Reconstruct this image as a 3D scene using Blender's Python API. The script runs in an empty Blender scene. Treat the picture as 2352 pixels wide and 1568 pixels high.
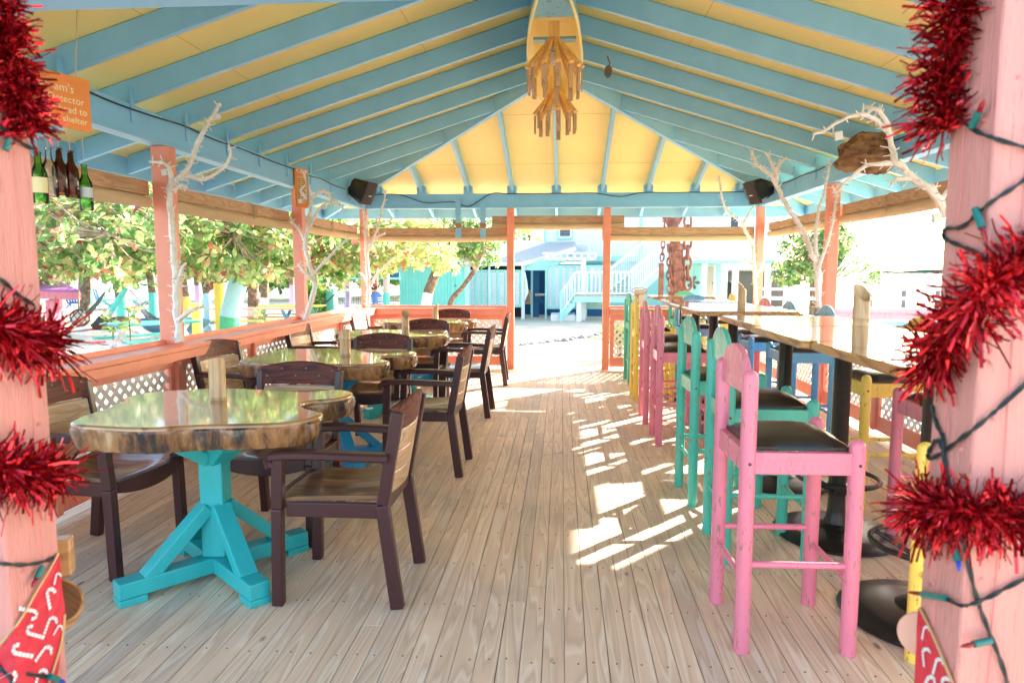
import bpy, bmesh, math, random
from mathutils import Vector, Matrix, noise
PI=math.pi; R=math.radians
random.seed(7)
S=bpy.context.scene
C=S.collection
V=Vector
# ------------------------------------------------------------------ camera, sky, sun, exposure
CAM_H=1.4; PITCH=R(5.85); YAW=R(4.1)
cd=bpy.data.cameras.new("camera"); cam=bpy.data.objects.new("camera",cd); C.objects.link(cam)
cam.location=(0,0,CAM_H); cam.rotation_euler=(PI/2-PITCH,0,YAW)
cd.sensor_width=36; cd.lens=36*1580/2352; cd.clip_start=.05; cd.clip_end=3000
cd.dof.use_dof=True; cd.dof.focus_distance=5.5; cd.dof.aperture_fstop=4.5
S.camera=cam
SUN_EL=R(22.7); SUN_AZ=math.atan2(.67,.74)          # azimuth from +Y towards +X
w=bpy.data.worlds.new("World"); S.world=w; w.use_nodes=True
nt=w.node_tree; nt.nodes.clear()
sky=nt.nodes.new('ShaderNodeTexSky'); sky.sky_type='NISHITA'; sky.sun_disc=False
sky.sun_elevation=SUN_EL; sky.sun_rotation=SUN_AZ; sky.air_density=1.0; sky.dust_density=2.2; sky.ozone_density=.7
bgn=nt.nodes.new('ShaderNodeBackground'); bgn.inputs[1].default_value=.15
out=nt.nodes.new('ShaderNodeOutputWorld')
nt.links.new(sky.outputs[0],bgn.inputs[0]); nt.links.new(bgn.outputs[0],out.inputs[0])
sd=bpy.data.lights.new("sun",'SUN'); sd.energy=4.5; sd.angle=R(.5); sd.color=(1,.95,.88)
so=bpy.data.objects.new("sun",sd); C.objects.link(so)
sv=V((math.sin(SUN_AZ)*math.cos(SUN_EL),math.cos(SUN_AZ)*math.cos(SUN_EL),math.sin(SUN_EL)))
so.rotation_euler=sv.to_track_quat('Z','Y').to_euler()
S.view_settings.view_transform='Standard'; S.view_settings.look='None'
S.view_settings.exposure=2.6; S.view_settings.gamma=1
S.cycles.max_bounces=10; S.cycles.diffuse_bounces=6; S.cycles.glossy_bounces=4; S.cycles.transmission_bounces=6
S.cycles.sample_clamp_indirect=8; S.cycles.caustics_reflective=False; S.cycles.caustics_refractive=False
# ------------------------------------------------------------------ measuring helpers (a sight line met with a plane)
FW=V((-math.sin(YAW)*math.cos(PITCH),math.cos(YAW)*math.cos(PITCH),-math.sin(PITCH)))
RT=V((math.cos(YAW),math.sin(YAW),0)); UPV=RT.cross(FW)
def ray(u,v): return FW+RT*((u-1176)/1580)+UPV*((784-v)/1580)
CO=V((0,0,CAM_H))
def PY(u,v,y): d=ray(u,v); return CO+d*(y/d.y)
def PX(u,v,x): d=ray(u,v); return CO+d*(x/d.x)
def PZ(u,v,z): d=ray(u,v); return CO+d*((z-CAM_H)/d.z)
# ------------------------------------------------------------------ materials
def lin(c): c/=255.; return c/12.92 if c<=.04045 else ((c+.055)/1.055)**2.4
def rgb(r,g,b): return (lin(r),lin(g),lin(b),1)
def newmat(n):
    m=bpy.data.materials.new(n); m.use_nodes=True; t=m.node_tree
    return m,t,t.nodes['Principled BSDF']
def nd(t,ty,**k):
    n=t.nodes.new(ty)
    for a,b in k.items(): setattr(n,a,b)
    return n
def coords(t,scale=(1,1,1)):
    c=nd(t,'ShaderNodeTexCoord'); m=nd(t,'ShaderNodeMapping'); m.inputs['Scale'].default_value=scale
    t.links.new(c.outputs['Object'],m.inputs[0]); return m.outputs[0]
def ramp(t,src,stops):
    r=nd(t,'ShaderNodeValToRGB'); e=r.color_ramp.elements
    while len(e)<len(stops): e.new(.5)
    for i,(p,c) in enumerate(stops): e[i].position=p; e[i].color=c
    t.links.new(src,r.inputs[0]); return r.outputs[0]
def mul(c,k): return (min(1,c[0]*k),min(1,c[1]*k),min(1,c[2]*k),1)
def paint(n,col,rough=.42,var=.1,scale=(9,9,2.2),bump=.12,chip=None,coat=0):
    """brushed paint on wood: slight tone drift, brush bump, optional chips"""
    m,t,b=newmat(n); v=coords(t,scale)
    n1=nd(t,'ShaderNodeTexNoise'); n1.inputs['Scale'].default_value=1.3; n1.inputs['Detail'].default_value=6; n1.inputs['Roughness'].default_value=.6
    t.links.new(v,n1.inputs[0])
    c=ramp(t,n1.outputs[0],[(.3,mul(col,1-var)),(.7,mul(col,1+var))])
    if chip:
        n2=nd(t,'ShaderNodeTexNoise'); n2.inputs['Scale'].default_value=7; n2.inputs['Detail'].default_value=8; n2.inputs['Roughness'].default_value=.7
        t.links.new(v,n2.inputs[0])
        f=ramp(t,n2.outputs[0],[(.605,(0,0,0,1)),(.62,(1,1,1,1))])
        mx=nd(t,'ShaderNodeMixRGB'); t.links.new(f,mx.inputs[0]); t.links.new(c,mx.inputs[1]); mx.inputs[2].default_value=chip; c=mx.outputs[0]
    t.links.new(c,b.inputs['Base Color'])
    n3=nd(t,'ShaderNodeTexNoise'); n3.inputs['Scale'].default_value=14; n3.inputs['Detail'].default_value=4
    t.links.new(v,n3.inputs[0])
    bp=nd(t,'ShaderNodeBump'); bp.inputs['Strength'].default_value=bump; bp.inputs['Distance'].default_value=.01
    t.links.new(n3.outputs[0],bp.inputs['Height']); t.links.new(bp.outputs[0],b.inputs['Normal'])
    rr=ramp(t,n1.outputs[0],[(.3,(rough-.07,)*3+(1,)),(.7,(rough+.1,)*3+(1,))]); t.links.new(rr,b.inputs['Roughness'])
    if coat: b.inputs['Coat Weight'].default_value=coat; b.inputs['Coat Roughness'].default_value=.08
    return m
def woodm(n,c1,c2,scale=(30,30,2),k=9,rough=.5,coat=0,island=True,bump=.1):
    """contour-line wood grain, long axis = the axis with the smallest scale"""
    m,t,b=newmat(n); v=coords(t,scale)
    if island:
        g=nd(t,'ShaderNodeNewGeometry'); a=nd(t,'ShaderNodeVectorMath',operation='ADD'); ml=nd(t,'ShaderNodeMath',operation='MULTIPLY'); ml.inputs[1].default_value=37.3
        t.links.new(g.outputs['Random Per Island'],ml.inputs[0]); t.links.new(v,a.inputs[0]); t.links.new(ml.outputs[0],a.inputs[1]); v=a.outputs[0]
    n1=nd(t,'ShaderNodeTexNoise'); n1.inputs['Scale'].default_value=.5; n1.inputs['Detail'].default_value=1.5; t.links.new(v,n1.inputs[0])
    mu=nd(t,'ShaderNodeMath',operation='MULTIPLY'); mu.inputs[1].default_value=k; t.links.new(n1.outputs[0],mu.inputs[0])
    fr=nd(t,'ShaderNodeMath',operation='FRACT'); t.links.new(mu.outputs[0],fr.inputs[0])
    mid=tuple((c1[i]*.75+c2[i]*.25) for i in range(3))+(1,)
    c=ramp(t,fr.outputs[0],[(0,c1),(.55,mid),(.85,c2),(1,c1)])
    n2=nd(t,'ShaderNodeTexNoise'); n2.inputs['Scale'].default_value=2.5; n2.inputs['Detail'].default_value=6; t.links.new(v,n2.inputs[0])
    tone=ramp(t,n2.outputs[0],[(.3,(.8,.8,.8,1)),(.7,(1.1,1.1,1.1,1))])
    mx=nd(t,'ShaderNodeMixRGB',blend_type='MULTIPLY'); mx.inputs[0].default_value=1; t.links.new(c,mx.inputs[1]); t.links.new(tone,mx.inputs[2]); c=mx.outputs[0]
    if island:
        tr=ramp(t,g.outputs['Random Per Island'],[(0,(.82,.82,.84,1)),(.5,(1,.98,.96,1)),(1,(1.12,1.08,1.04,1))])
        m2=nd(t,'ShaderNodeMixRGB',blend_type='MULTIPLY'); m2.inputs[0].default_value=1; t.links.new(c,m2.inputs[1]); t.links.new(tr,m2.inputs[2]); c=m2.outputs[0]
    t.links.new(c,b.inputs['Base Color']); b.inputs['Roughness'].default_value=rough
    bp=nd(t,'ShaderNodeBump'); bp.inputs['Strength'].default_value=bump; bp.inputs['Distance'].default_value=.004
    t.links.new(n2.outputs[0],bp.inputs['Height']); t.links.new(bp.outputs[0],b.inputs['Normal'])
    if coat: b.inputs['Coat Weight'].default_value=coat; b.inputs['Coat Roughness'].default_value=.05
    return m
def plain(n,col,rough=.5,metal=0,**k):
    m,t,b=newmat(n); b.inputs['Base Color'].default_value=col; b.inputs['Roughness'].default_value=rough; b.inputs['Metallic'].default_value=metal
    for a,x in k.items(): b.inputs[a].default_value=x
    return m
def blotch(n,stops,scale=3,detail=6,rough=.7,bump=.3,dist=.02,coat=0,sc3=(1,1,1)):
    m,t,b=newmat(n); v=coords(t,sc3)
    n1=nd(t,'ShaderNodeTexNoise'); n1.inputs['Scale'].default_value=scale; n1.inputs['Detail'].default_value=detail; n1.inputs['Roughness'].default_value=.62; t.links.new(v,n1.inputs[0])
    t.links.new(ramp(t,n1.outputs[0],stops),b.inputs['Base Color']); b.inputs['Roughness'].default_value=rough
    if bump:
        bp=nd(t,'ShaderNodeBump'); bp.inputs['Strength'].default_value=bump; bp.inputs['Distance'].default_value=dist
        t.links.new(n1.outputs[0],bp.inputs['Height']); t.links.new(bp.outputs[0],b.inputs['Normal'])
    if coat: b.inputs['Coat Weight'].default_value=coat; b.inputs['Coat Roughness'].default_value=.06
    return m
def leafm(n,stops,trans=.45,rough=.35):
    m,t,b=newmat(n); g=nd(t,'ShaderNodeNewGeometry')
    c=ramp(t,g.outputs['Random Per Island'],stops)
    t.links.new(c,b.inputs['Base Color']); b.inputs['Roughness'].default_value=rough
    tr=nd(t,'ShaderNodeBsdfTranslucent'); hs=nd(t,'ShaderNodeHueSaturation'); hs.inputs['Value'].default_value=1.5; hs.inputs['Saturation'].default_value=1.05
    t.links.new(c,hs.inputs['Color']); t.links.new(hs.outputs[0],tr.inputs[0])
    mx=nd(t,'ShaderNodeMixShader'); mx.inputs[0].default_value=trans
    o=t.nodes['Material Output']; t.links.new(b.outputs[0],mx.inputs[1]); t.links.new(tr.outputs[0],mx.inputs[2]); t.links.new(mx.outputs[0],o.inputs[0])
    return m
WOODCHIP=rgb(150,120,95)
M={}
M['blue']=paint('blue_paint',rgb(132,193,230),.4,.06,scale=(3,3,3),bump=.06)
M['yellow']=paint('yellow_ceiling',rgb(250,227,144),.5,.07,scale=(.9,.9,.9),bump=.05)
M['salmon']=paint('salmon_paint',rgb(236,148,122),.38,.07,scale=(4,4,4),bump=.1)
M['coral']=paint('coral_column_paint',rgb(212,142,130),.5,.09,scale=(22,22,1.3),bump=.6,chip=rgb(190,122,110))
M['spink']=paint('pink_stool_paint',rgb(226,128,150),.3,.07,bump=.06,chip=WOODCHIP)
M['steal']=paint('teal_stool_paint',rgb(74,186,166),.3,.1,bump=.06,chip=WOODCHIP)
M['syellow']=paint('yellow_stool_paint',rgb(244,212,96),.3,.07,bump=.06,chip=WOODCHIP)
M['sblue']=paint('blue_stool_paint',rgb(108,176,222),.3,.07,bump=.06,chip=WOODCHIP)
M['tteal']=paint('teal_table_paint',rgb(48,178,178),.35,.07,bump=.1)
M['tblue']=paint('blue_table_paint',rgb(28,140,184),.35,.07,bump=.1)
M['white']=paint('white_paint',rgb(228,228,224),.5,.04,bump=.05)
M['lattice']=plain('white_vinyl',rgb(246,240,230),.5)
M['chair']=plain('dark_resin',rgb(66,32,34),.36)
M['rail']=woodm('chair_top_board',rgb(112,54,40),rgb(66,32,26),(3,26,26),7,.5,0,False)
M['rail'].node_tree.nodes['Principled BSDF'].inputs['Specular IOR Level'].default_value=.25
M['slat']=woodm('chair_slat',rgb(200,164,124),rgb(174,136,98),(2,24,24),6,.42,.1,False)
M['seat']=woodm('chair_seat',rgb(138,100,68),rgb(88,58,42),(24,2,24),6,.28,.4,False)
M['vinyl']=plain('black_vinyl',rgb(38,34,33),.33)
M['iron']=blotch('black_iron',[(.3,rgb(26,25,25)),(.7,rgb(42,40,38))],40,3,.32,.1,.002)
M['bark']=blotch('lacquered_bark',[(.37,rgb(30,22,18)),(.44,rgb(92,60,36)),(.52,rgb(146,98,54)),(.62,rgb(168,120,70)),(.76,rgb(206,172,132))],10,12,.26,1,.03,.9,(1.3,1.3,.35))
M['slab']=woodm('lacquered_slab',rgb(176,128,78),rgb(122,80,46),(5,5,5),8,.25,1,False,.03)
M['edge']=woodm('worn_table_edge',rgb(202,150,92),rgb(150,100,58),(12,2,30),7,.4,.3,False)
M['bartop']=woodm('varnished_bar_top',rgb(196,150,100),rgb(150,106,66),(14,2,10),7,.2,1,False,.02)
M['bamboo']=woodm('bamboo',rgb(214,180,136),rgb(190,152,108),(30,30,3),5,.4,.2,False)
M['bamboo2']=woodm('lamp_bamboo',rgb(240,192,112),rgb(220,162,84),(30,30,4),5,.4,.2,True)
M['bamboo3']=woodm('split_bamboo',rgb(206,170,128),rgb(176,138,98),(40,40,6),6,.7,0,True)
M['shadewood']=woodm('cedar_board',rgb(214,172,132),rgb(188,142,104),(3,3,26),8,.6,0,True)
M['canvas']=paint('tan_canvas',rgb(222,192,152),.85,.08,scale=(3,3,14),bump=.3)
M['twine']=plain('twine',rgb(190,165,130),.9)
M['tag']=plain('white_plastic',rgb(225,225,222),.4)
M['wire']=plain('black_cable',rgb(24,26,28),.5)
M['gwire']=plain('dark_green_cable',rgb(30,44,44),.45)
M['socket']=plain('green_socket',rgb(22,110,100),.35)
M['bulbred']=plain('red_bulb',rgb(140,16,30),.15)
M['bulbblue']=plain('blue_bulb',rgb(24,60,170),.15)
M['twig']=blotch('whitewashed_branch',[(.3,rgb(222,212,202)),(.7,rgb(248,243,236))],30,5,.8,.6,.004)
M['speaker']=plain('black_speaker',rgb(24,24,25),.45)
M['orange']=paint('orange_sign',rgb(238,140,66),.5,.05,scale=(3,3,20),bump=.1)
M['letters']=plain('cream_letters',rgb(240,222,170),.6)
M['drift']=blotch('driftwood',[(.34,rgb(44,34,26)),(.46,rgb(132,94,62)),(.6,rgb(184,140,98)),(.75,rgb(210,172,130))],13,12,.85,1,.03,0,(.35,1,1))
M['rust']=blotch('rusty_iron',[(.3,rgb(92,58,46)),(.55,rgb(146,94,74)),(.75,rgb(180,130,108))],9,8,.85,.7,.02)
M['steel']=plain('weathered_steel',rgb(120,112,104),.4,.8)
M['sand']=blotch('sand',[(.3,rgb(182,170,150)),(.55,rgb(202,191,172)),(.75,rgb(216,206,190))],1.6,10,.95,.5,.03)
M['wb']=plain('worn_wood',rgb(176,112,72),.7)
M['cap']=plain('screw_cap',rgb(150,120,100),.4)
# ------------------------------------------------------------------ mesh builder and tagging
class MB:
    def __init__(s): s.v=[]; s.f=[]; s.mi=[]; s.cur=0
    def add(s,vs,fs):
        o=len(s.v); s.v.extend([tuple(p) for p in vs]); s.f.extend([tuple(i+o for i in f) for f in fs]); s.mi.extend([s.cur]*len(fs)); return s
    def box(s,x0,x1,y0,y1,z0,z1):
        return s.add([(x0,y0,z0),(x1,y0,z0),(x1,y1,z0),(x0,y1,z0),(x0,y0,z1),(x1,y0,z1),(x1,y1,z1),(x0,y1,z1)],
            [(0,3,2,1),(4,5,6,7),(0,1,5,4),(1,2,6,5),(2,3,7,6),(3,0,4,7)])
    def obox(s,c,ax,ay,az):
        c=V(c); ax=V(ax); ay=V(ay); az=V(az); p=[]
        for z in (-1,1):
            for x,y in ((-1,-1),(1,-1),(1,1),(-1,1)): p.append(c+ax*x+ay*y+az*z)
        return s.add(p,[(0,3,2,1),(4,5,6,7),(0,1,5,4),(1,2,6,5),(2,3,7,6),(3,0,4,7)])
    def bar(s,a,b,w,h,up=(0,0,1)):
        a=V(a); b=V(b); d=b-a; L=d.length; d=d/L; sd=d.cross(V(up))
        if sd.length<1e-4: sd=d.cross(V((1,0,0)))
        sd.normalize(); u=sd.cross(d)
        return s.obox((a+b)/2,d*(L/2),sd*(w/2),u*(h/2))
    def vbar(s,a,b,w,h):          # raking timber with plumb-cut ends; a,b on its underside
        a=V(a); b=V(b); d=b-a; sd=V((d.y,-d.x,0)).normalized()*(w/2); u=V((0,0,h))
        return s.add([a-sd,b-sd,b+sd,a+sd,a-sd+u,b-sd+u,b+sd+u,a+sd+u],[(0,3,2,1),(4,5,6,7),(0,1,5,4),(1,2,6,5),(2,3,7,6),(3,0,4,7)])
    def tube(s,pts,r,n=8,cap=True,rad=None):
        pts=[V(p) for p in pts]; N=len(pts); rr=rad if rad else [r]*N; rings=[]; ref=None
        for i,p in enumerate(pts):
            d=(pts[min(i+1,N-1)]-pts[max(i-1,0)])
            if d.length<1e-9: d=V((0,0,1))
            d.normalize()
            if ref is None: ref=d.orthogonal().normalized()
            ref=(ref-d*ref.dot(d)); 
            if ref.length<1e-6: ref=d.orthogonal()
            ref.normalize(); b=d.cross(ref)
            rings.append([p+(ref*math.cos(2*PI*k/n)+b*math.sin(2*PI*k/n))*rr[i] for k in range(n)])
        vs=[q for g in rings for q in g]; fs=[]
        for i in range(N-1):
            for k in range(n):
                k2=(k+1)%n; fs.append((i*n+k,i*n+k2,(i+1)*n+k2,(i+1)*n+k))
        if cap: fs.append(tuple(range(n))[::-1]); fs.append(tuple((N-1)*n+k for k in range(n)))
        return s.add(vs,fs)
    def lathe(s,prof,n=20,c=(0,0,0)):
        c=V(c); return s.tube_rings([[c+V((r*math.cos(2*PI*k/n),r*math.sin(2*PI*k/n),z)) for k in range(n)] for r,z in prof])
    def tube_rings(s,rings,cap=True):
        n=len(rings[0]); vs=[q for g in rings for q in g]; fs=[]
        for i in range(len(rings)-1):
            for k in range(n):
                k2=(k+1)%n; fs.append((i*n+k,i*n+k2,(i+1)*n+k2,(i+1)*n+k))
        if cap: fs.append(tuple(range(n))[::-1]); fs.append(tuple((len(rings)-1)*n+k for k in range(n)))
        return s.add(vs,fs)
    def prism(s,poly,ext):        # poly: list of points, ext: extrusion vector
        poly=[V(p) for p in poly]; e=V(ext); n=len(poly)
        fs=[tuple(range(n))[::-1],tuple(range(n,2*n))]+[(i,(i+1)%n,(i+1)%n+n,i+n) for i in range(n)]
        return s.add(poly+[p+e for p in poly],fs)
    def build(s,name,mat,parent=None,bevel=0,smooth=False,world=False,seg=2):
        me=bpy.data.meshes.new(name); vs=s.v
        if world and parent is not None:
            r=root_of(parent); inv=Matrix.Translation(r.location)@r.rotation_euler.to_matrix().to_4x4()
            inv=inv.inverted(); vs=[tuple(inv@V(p)) for p in s.v]
        me.from_pydata(vs,[],s.f)
        for m in (mat if isinstance(mat,list) else [mat]): me.materials.append(m)
        if isinstance(mat,list):
            for p,i in zip(me.polygons,s.mi): p.material_index=i
        bm=bmesh.new(); bm.from_mesh(me); bmesh.ops.recalc_face_normals(bm,faces=bm.faces); bm.to_mesh(me); bm.free()
        if smooth:
            for p in me.polygons: p.use_smooth=True
            me.set_sharp_from_angle(angle=R(40 if smooth is True else smooth))
        o=bpy.data.objects.new(name,me); C.objects.link(o)
        if parent is not None: o.parent=parent
        if bevel:
            b=o.modifiers.new('bevel','BEVEL'); b.width=bevel; b.segments=seg; b.limit_method='ANGLE'; b.angle_limit=R(35)
        return o
def root_of(o):
    while o.parent is not None: o=o.parent
    return o
def tag(o,label,cat,group=None,kind=None):
    o['label']=label; o['category']=cat
    if group: o['group']=group
    if kind: o['kind']=kind
    return o
def thing(name,label,cat,loc=(0,0,0),rz=0,group=None):
    o=bpy.data.objects.new(name,None); C.objects.link(o); o.location=loc; o.rotation_euler=(0,0,rz); o.empty_display_size=.1
    return tag(o,label,cat,group)
def struct(o): o['kind']='structure'; return o
def dup(root,loc,rz,label,group=None):
    r=root.copy(); C.objects.link(r); r.location=loc; r.rotation_euler=(0,0,rz); r['label']=label
    if group: r['group']=group
    for ch in list(root.children):
        c=ch.copy(); C.objects.link(c); c.parent=r
        for g in list(ch.children):
            d=g.copy(); C.objects.link(d); d.parent=c
    return r
def textmesh(name,s,size,mat,parent,mtx,ext=.001,shear=0,sp=1):
    cu=bpy.data.curves.new(name,'FONT'); cu.body=s; cu.size=size; cu.extrude=ext; cu.shear=shear; cu.space_character=sp
    cu.align_x='LEFT'; cu.align_y='BOTTOM'; cu.resolution_u=3
    t=bpy.data.objects.new(name+'_src',cu); C.objects.link(t)
    dg=bpy.context.evaluated_depsgraph_get(); me=bpy.data.meshes.new_from_object(t.evaluated_get(dg))
    bpy.data.objects.remove(t); me.transform(mtx); me.materials.clear(); me.materials.append(mat)
    o=bpy.data.objects.new(name,me); C.objects.link(o); o.parent=parent; return o
def smooth_path(pts,k=4):
    pts=[V(p) for p in pts]; n=len(pts); o=[]
    if n<3: return pts
    for i in range(n-1):
        p0=pts[max(i-1,0)];p1=pts[i];p2=pts[i+1];p3=pts[min(i+2,n-1)]
        for j in range(k):
            t=j/k; o.append(.5*((2*p1)+(p2-p0)*t+(2*p0-5*p1+4*p2-p3)*t*t+(3*p1-p0-3*p2+p3)*t**3))
    o.append(pts[-1]); return o
# ------------------------------------------------------------------ ground, water, deck
XL,XR,YN,YF=-2.85,2.73,2.26,9.8; XC=-.06
def ground_z(x,y):
    dx=max(-3-x,0,x-2.9); dy=max(0,y-10.2); d=math.hypot(dx,dy)
    z=-.1-.3*min(1,max(0,(d-1)/6))
    sh=max(-.6*x+.8*y-50, .86*x+.5*y-30)
    if sh>0: z-=min(3,sh*.12)
    return z+.02*noise.noise(V((x*.5,y*.5,0)))
def axis(a,b,dense0,dense1,st,big):
    o=[];x=a
    while x<b:
        o.append(x); x+= st if dense0<=x<dense1 else big
    o.append(b); return o
gx=axis(-120,120,-24,24,.6,6); gy=axis(-20,140,-2,40,.6,6)
g=MB(); nx=len(gx)
g.v=[(x,y,ground_z(x,y)) for y in gy for x in gx]
g.f=[(j*nx+i,j*nx+i+1,(j+1)*nx+i+1,(j+1)*nx+i) for j in range(len(gy)-1) for i in range(nx-1)]; g.mi=[0]*len(g.f)
struct(g.build('sand_ground',M['sand'],smooth=True))
m,t,b=newmat('sea_water'); b.inputs['Base Color'].default_value=rgb(60,150,170); b.inputs['Roughness'].default_value=.12
nn=nd(t,'ShaderNodeTexNoise'); nn.inputs['Scale'].default_value=1.2; nn.inputs['Detail'].default_value=5; t.links.new(coords(t,(1,.5,1)),nn.inputs[0])
bp=nd(t,'ShaderNodeBump'); bp.inputs['Strength'].default_value=.5; bp.inputs['Distance'].default_value=.2; t.links.new(nn.outputs[0],bp.inputs['Height']); t.links.new(bp.outputs[0],b.inputs['Normal'])
wv=MB(); wv.v=[(-1500,-200,-1.0),(1500,-200,-1.0),(1500,2200,-1.0),(-1500,2200,-1.0)]; wv.f=[(0,1,2,3)]; wv.mi=[0]
struct(wv.build('sea',m))
hl=MB(); pr=[]
for i in range(80):
    x=-900+i*16; pr.append((x,700+40*math.sin(i*.3),2.5+3*noise.noise(V((i*.31,0,0)))+2*noise.noise(V((i*1.1,3,0)))))
for i in range(79):
    a,b2=pr[i],pr[i+1]; g0=len(hl.v)
    hl.add([(a[0],a[1],-1.2),(b2[0],b2[1],-1.2),b2,a,(a[0],a[1]+60,-1.2),(b2[0],b2[1]+60,-1.2)],[(0,1,2,3),(3,2,5,4)])
struct(hl.build('far_shore',plain('far_trees',rgb(86,104,80),.9)))
# deck of individual boards
deckm,t,b=newmat('deck_boards')
gm=nd(t,'ShaderNodeNewGeometry'); tc=nd(t,'ShaderNodeTexCoord')
def vadd(a,k):
    mlt=nd(t,'ShaderNodeMath',operation='MULTIPLY'); mlt.inputs[1].default_value=k; t.links.new(gm.outputs['Random Per Island'],mlt.inputs[0])
    ad=nd(t,'ShaderNodeVectorMath',operation='ADD'); t.links.new(a,ad.inputs[0]); t.links.new(mlt.outputs[0],ad.inputs[1]); return ad.outputs[0]
mp=nd(t,'ShaderNodeMapping'); mp.inputs['Scale'].default_value=(13,.75,1); t.links.new(tc.outputs['Object'],mp.inputs[0])
vv=vadd(mp.outputs[0],91.7)
n0=nd(t,'ShaderNodeTexNoise'); n0.inputs['Scale'].default_value=.62; n0.inputs['Detail'].default_value=2.2; n0.inputs['Roughness'].default_value=.45; n0.inputs['Distortion'].default_value=.2; t.links.new(vv,n0.inputs[0])
mu=nd(t,'ShaderNodeMath',operation='MULTIPLY'); mu.inputs[1].default_value=13; t.links.new(n0.outputs[0],mu.inputs[0])
fr=nd(t,'ShaderNodeMath',operation='FRACT'); t.links.new(mu.outputs[0],fr.inputs[0])
grain=ramp(t,fr.outputs[0],[(0,rgb(224,206,184)),(.12,rgb(230,216,196)),(.22,rgb(222,200,174)),(.62,rgb(220,196,170)),(.88,rgb(206,181,154)),(1,rgb(224,206,184))])
n1=nd(t,'ShaderNodeTexNoise'); n1.inputs['Scale'].default_value=1.1; n1.inputs['Detail'].default_value=7; n1.inputs['Roughness'].default_value=.6; t.links.new(tc.outputs['Object'],n1.inputs[0])
st=ramp(t,n1.outputs[0],[(.32,(.82,.82,.84,1)),(.5,(1.02,1.0,.98,1)),(.68,(1.12,1.09,1.05,1))])
isl=ramp(t,gm.outputs['Random Per Island'],[(0,(.80,.80,.83,1)),(.35,(.97,.94,.90,1)),(.7,(1.0,.96,.92,1)),(1,(1.1,1.08,1.06,1))])
c=grain
for q in (st,isl):
    mx=nd(t,'ShaderNodeMixRGB',blend_type='MULTIPLY'); mx.inputs[0].default_value=1; t.links.new(c,mx.inputs[1]); t.links.new(q,mx.inputs[2]); c=mx.outputs[0]
# knots and dark stains
mp2=nd(t,'ShaderNodeMapping'); mp2.inputs['Scale'].default_value=(5.5,2.2,1); t.links.new(tc.outputs['Object'],mp2.inputs[0])
vo=nd(t,'ShaderNodeTexVoronoi'); vo.inputs['Scale'].default_value=1.0; t.links.new(vadd(mp2.outputs[0],13.1),vo.inputs[0])
kf=ramp(t,vo.outputs['Distance'],[(.03,(1,1,1,1)),(.075,(0,0,0,1))])
mx=nd(t,'ShaderNodeMixRGB'); t.links.new(kf,mx.inputs[0]); t.links.new(c,mx.inputs[1]); mx.inputs[2].default_value=rgb(128,104,88); c=mx.outputs[0]
t.links.new(c,b.inputs['Base Color']); b.inputs['Roughness'].default_value=.62
bp=nd(t,'ShaderNodeBump'); bp.inputs['Strength'].default_value=.25; bp.inputs['Distance'].default_value=.003; t.links.new(fr.outputs[0],bp.inputs['Height']); t.links.new(bp.outputs[0],b.inputs['Normal'])
d=MB(); x=-3.02; rd=random.Random(3); nails=[]
while x<2.9:
    y=-1.0; first=True
    while y<10.05:
        L=rd.uniform(2.2,4.6) if not first else rd.uniform(.8,4.4); first=False; y2=min(10.05,y+L)
        if 10.05-y2<.5: y2=10.05
        zt=rd.uniform(-.0012,.0012); e=.0016
        x0,x1=x+.0011,x+.0789+rd.uniform(-.0010,.0004)
        d.add([(x0,y,-.03),(x1,y,-.03),(x1,y2-.002,-.03),(x0,y2-.002,-.03),(x0,y,zt-e),(x1,y,zt-e),(x1,y2-.002,zt-e),(x0,y2-.002,zt-e),(x0+e,y+.001,zt),(x1-e,y+.001,zt),(x1-e,y2-.003,zt),(x0+e,y2-.003,zt)],
          [(0,3,2,1),(8,9,10,11),(0,1,5,4),(1,2,6,5),(2,3,7,6),(3,0,4,7),(4,5,9,8),(5,6,10,9),(6,7,11,10),(7,4,8,11)])
        y=y2
    k=0
    for j in range(24):
        nails.append((x+.04+rd.uniform(-.02,.02),.35+j*.4+rd.uniform(-.012,.012)))
    x+=.08
deck=struct(d.build('deck_floor',deckm))
u=MB().box(-3.0,2.88,-1,10.0,-.09,-.0305); struct(u.build('deck_joists',plain('dark_timber',rgb(96,78,64),.9)))
nl=MB()
for (a,b2) in nails:
    nl.lathe([(.0036,.0005),(.0036,.0022),(.0022,.0028)],6,(a,b2,0))
nl.build('deck_screw',plain('screw_steel',rgb(120,114,106),.35,.7),deck)
# the raised step at the far doorway
sb=MB().box(-3.0,2.88,10.06,10.12,-.14,-.004); struct(sb.build('deck_edge_board',M['shadewood'],bevel=.004))
# ------------------------------------------------------------------ pavilion (posts + hipped roof)
pav=thing('pavilion','open sided wooden pavilion with a hipped roof, blue rafters, yellow ceiling and salmon posts','pavilion',(XC,6,0))
OV=.87; SL=.308; ZP=2.48; RD=.155
def zb(x,y): return ZP+SL*min(x-XL,XR-x,y-YN,YF-y)
HALF=(XR-XL)/2; AF=YF-HALF; AN=YN+HALF; ZR=ZP+SL*HALF
def part(name,mb,mat,**k): return mb.build(name,mat,pav,world=True,**k)
EX0,EX1,EY0,EY1=XL-OV,XR+OV,YN-OV,YF+OV; ZE=ZP-SL*OV
def slope(poly,nm):
    mb=MB(); n=len(poly)
    mb.prism([(x,y,z+RD) for x,y,z in poly],(0,0,.03)); part('ceiling_panel',mb,M['yellow'])
A1=(XC,AN,ZR);A2=(XC,AF,ZR);e=[(EX0,EY0,ZE),(EX1,EY0,ZE),(EX1,EY1,ZE),(EX0,EY1,ZE)]
slope([e[0],A1,A2,e[3]],'l'); slope([e[1],e[2],A2,A1],'r'); slope([e[3],A2,e[2]],'f'); slope([e[0],e[1],A1],'n')
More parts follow.
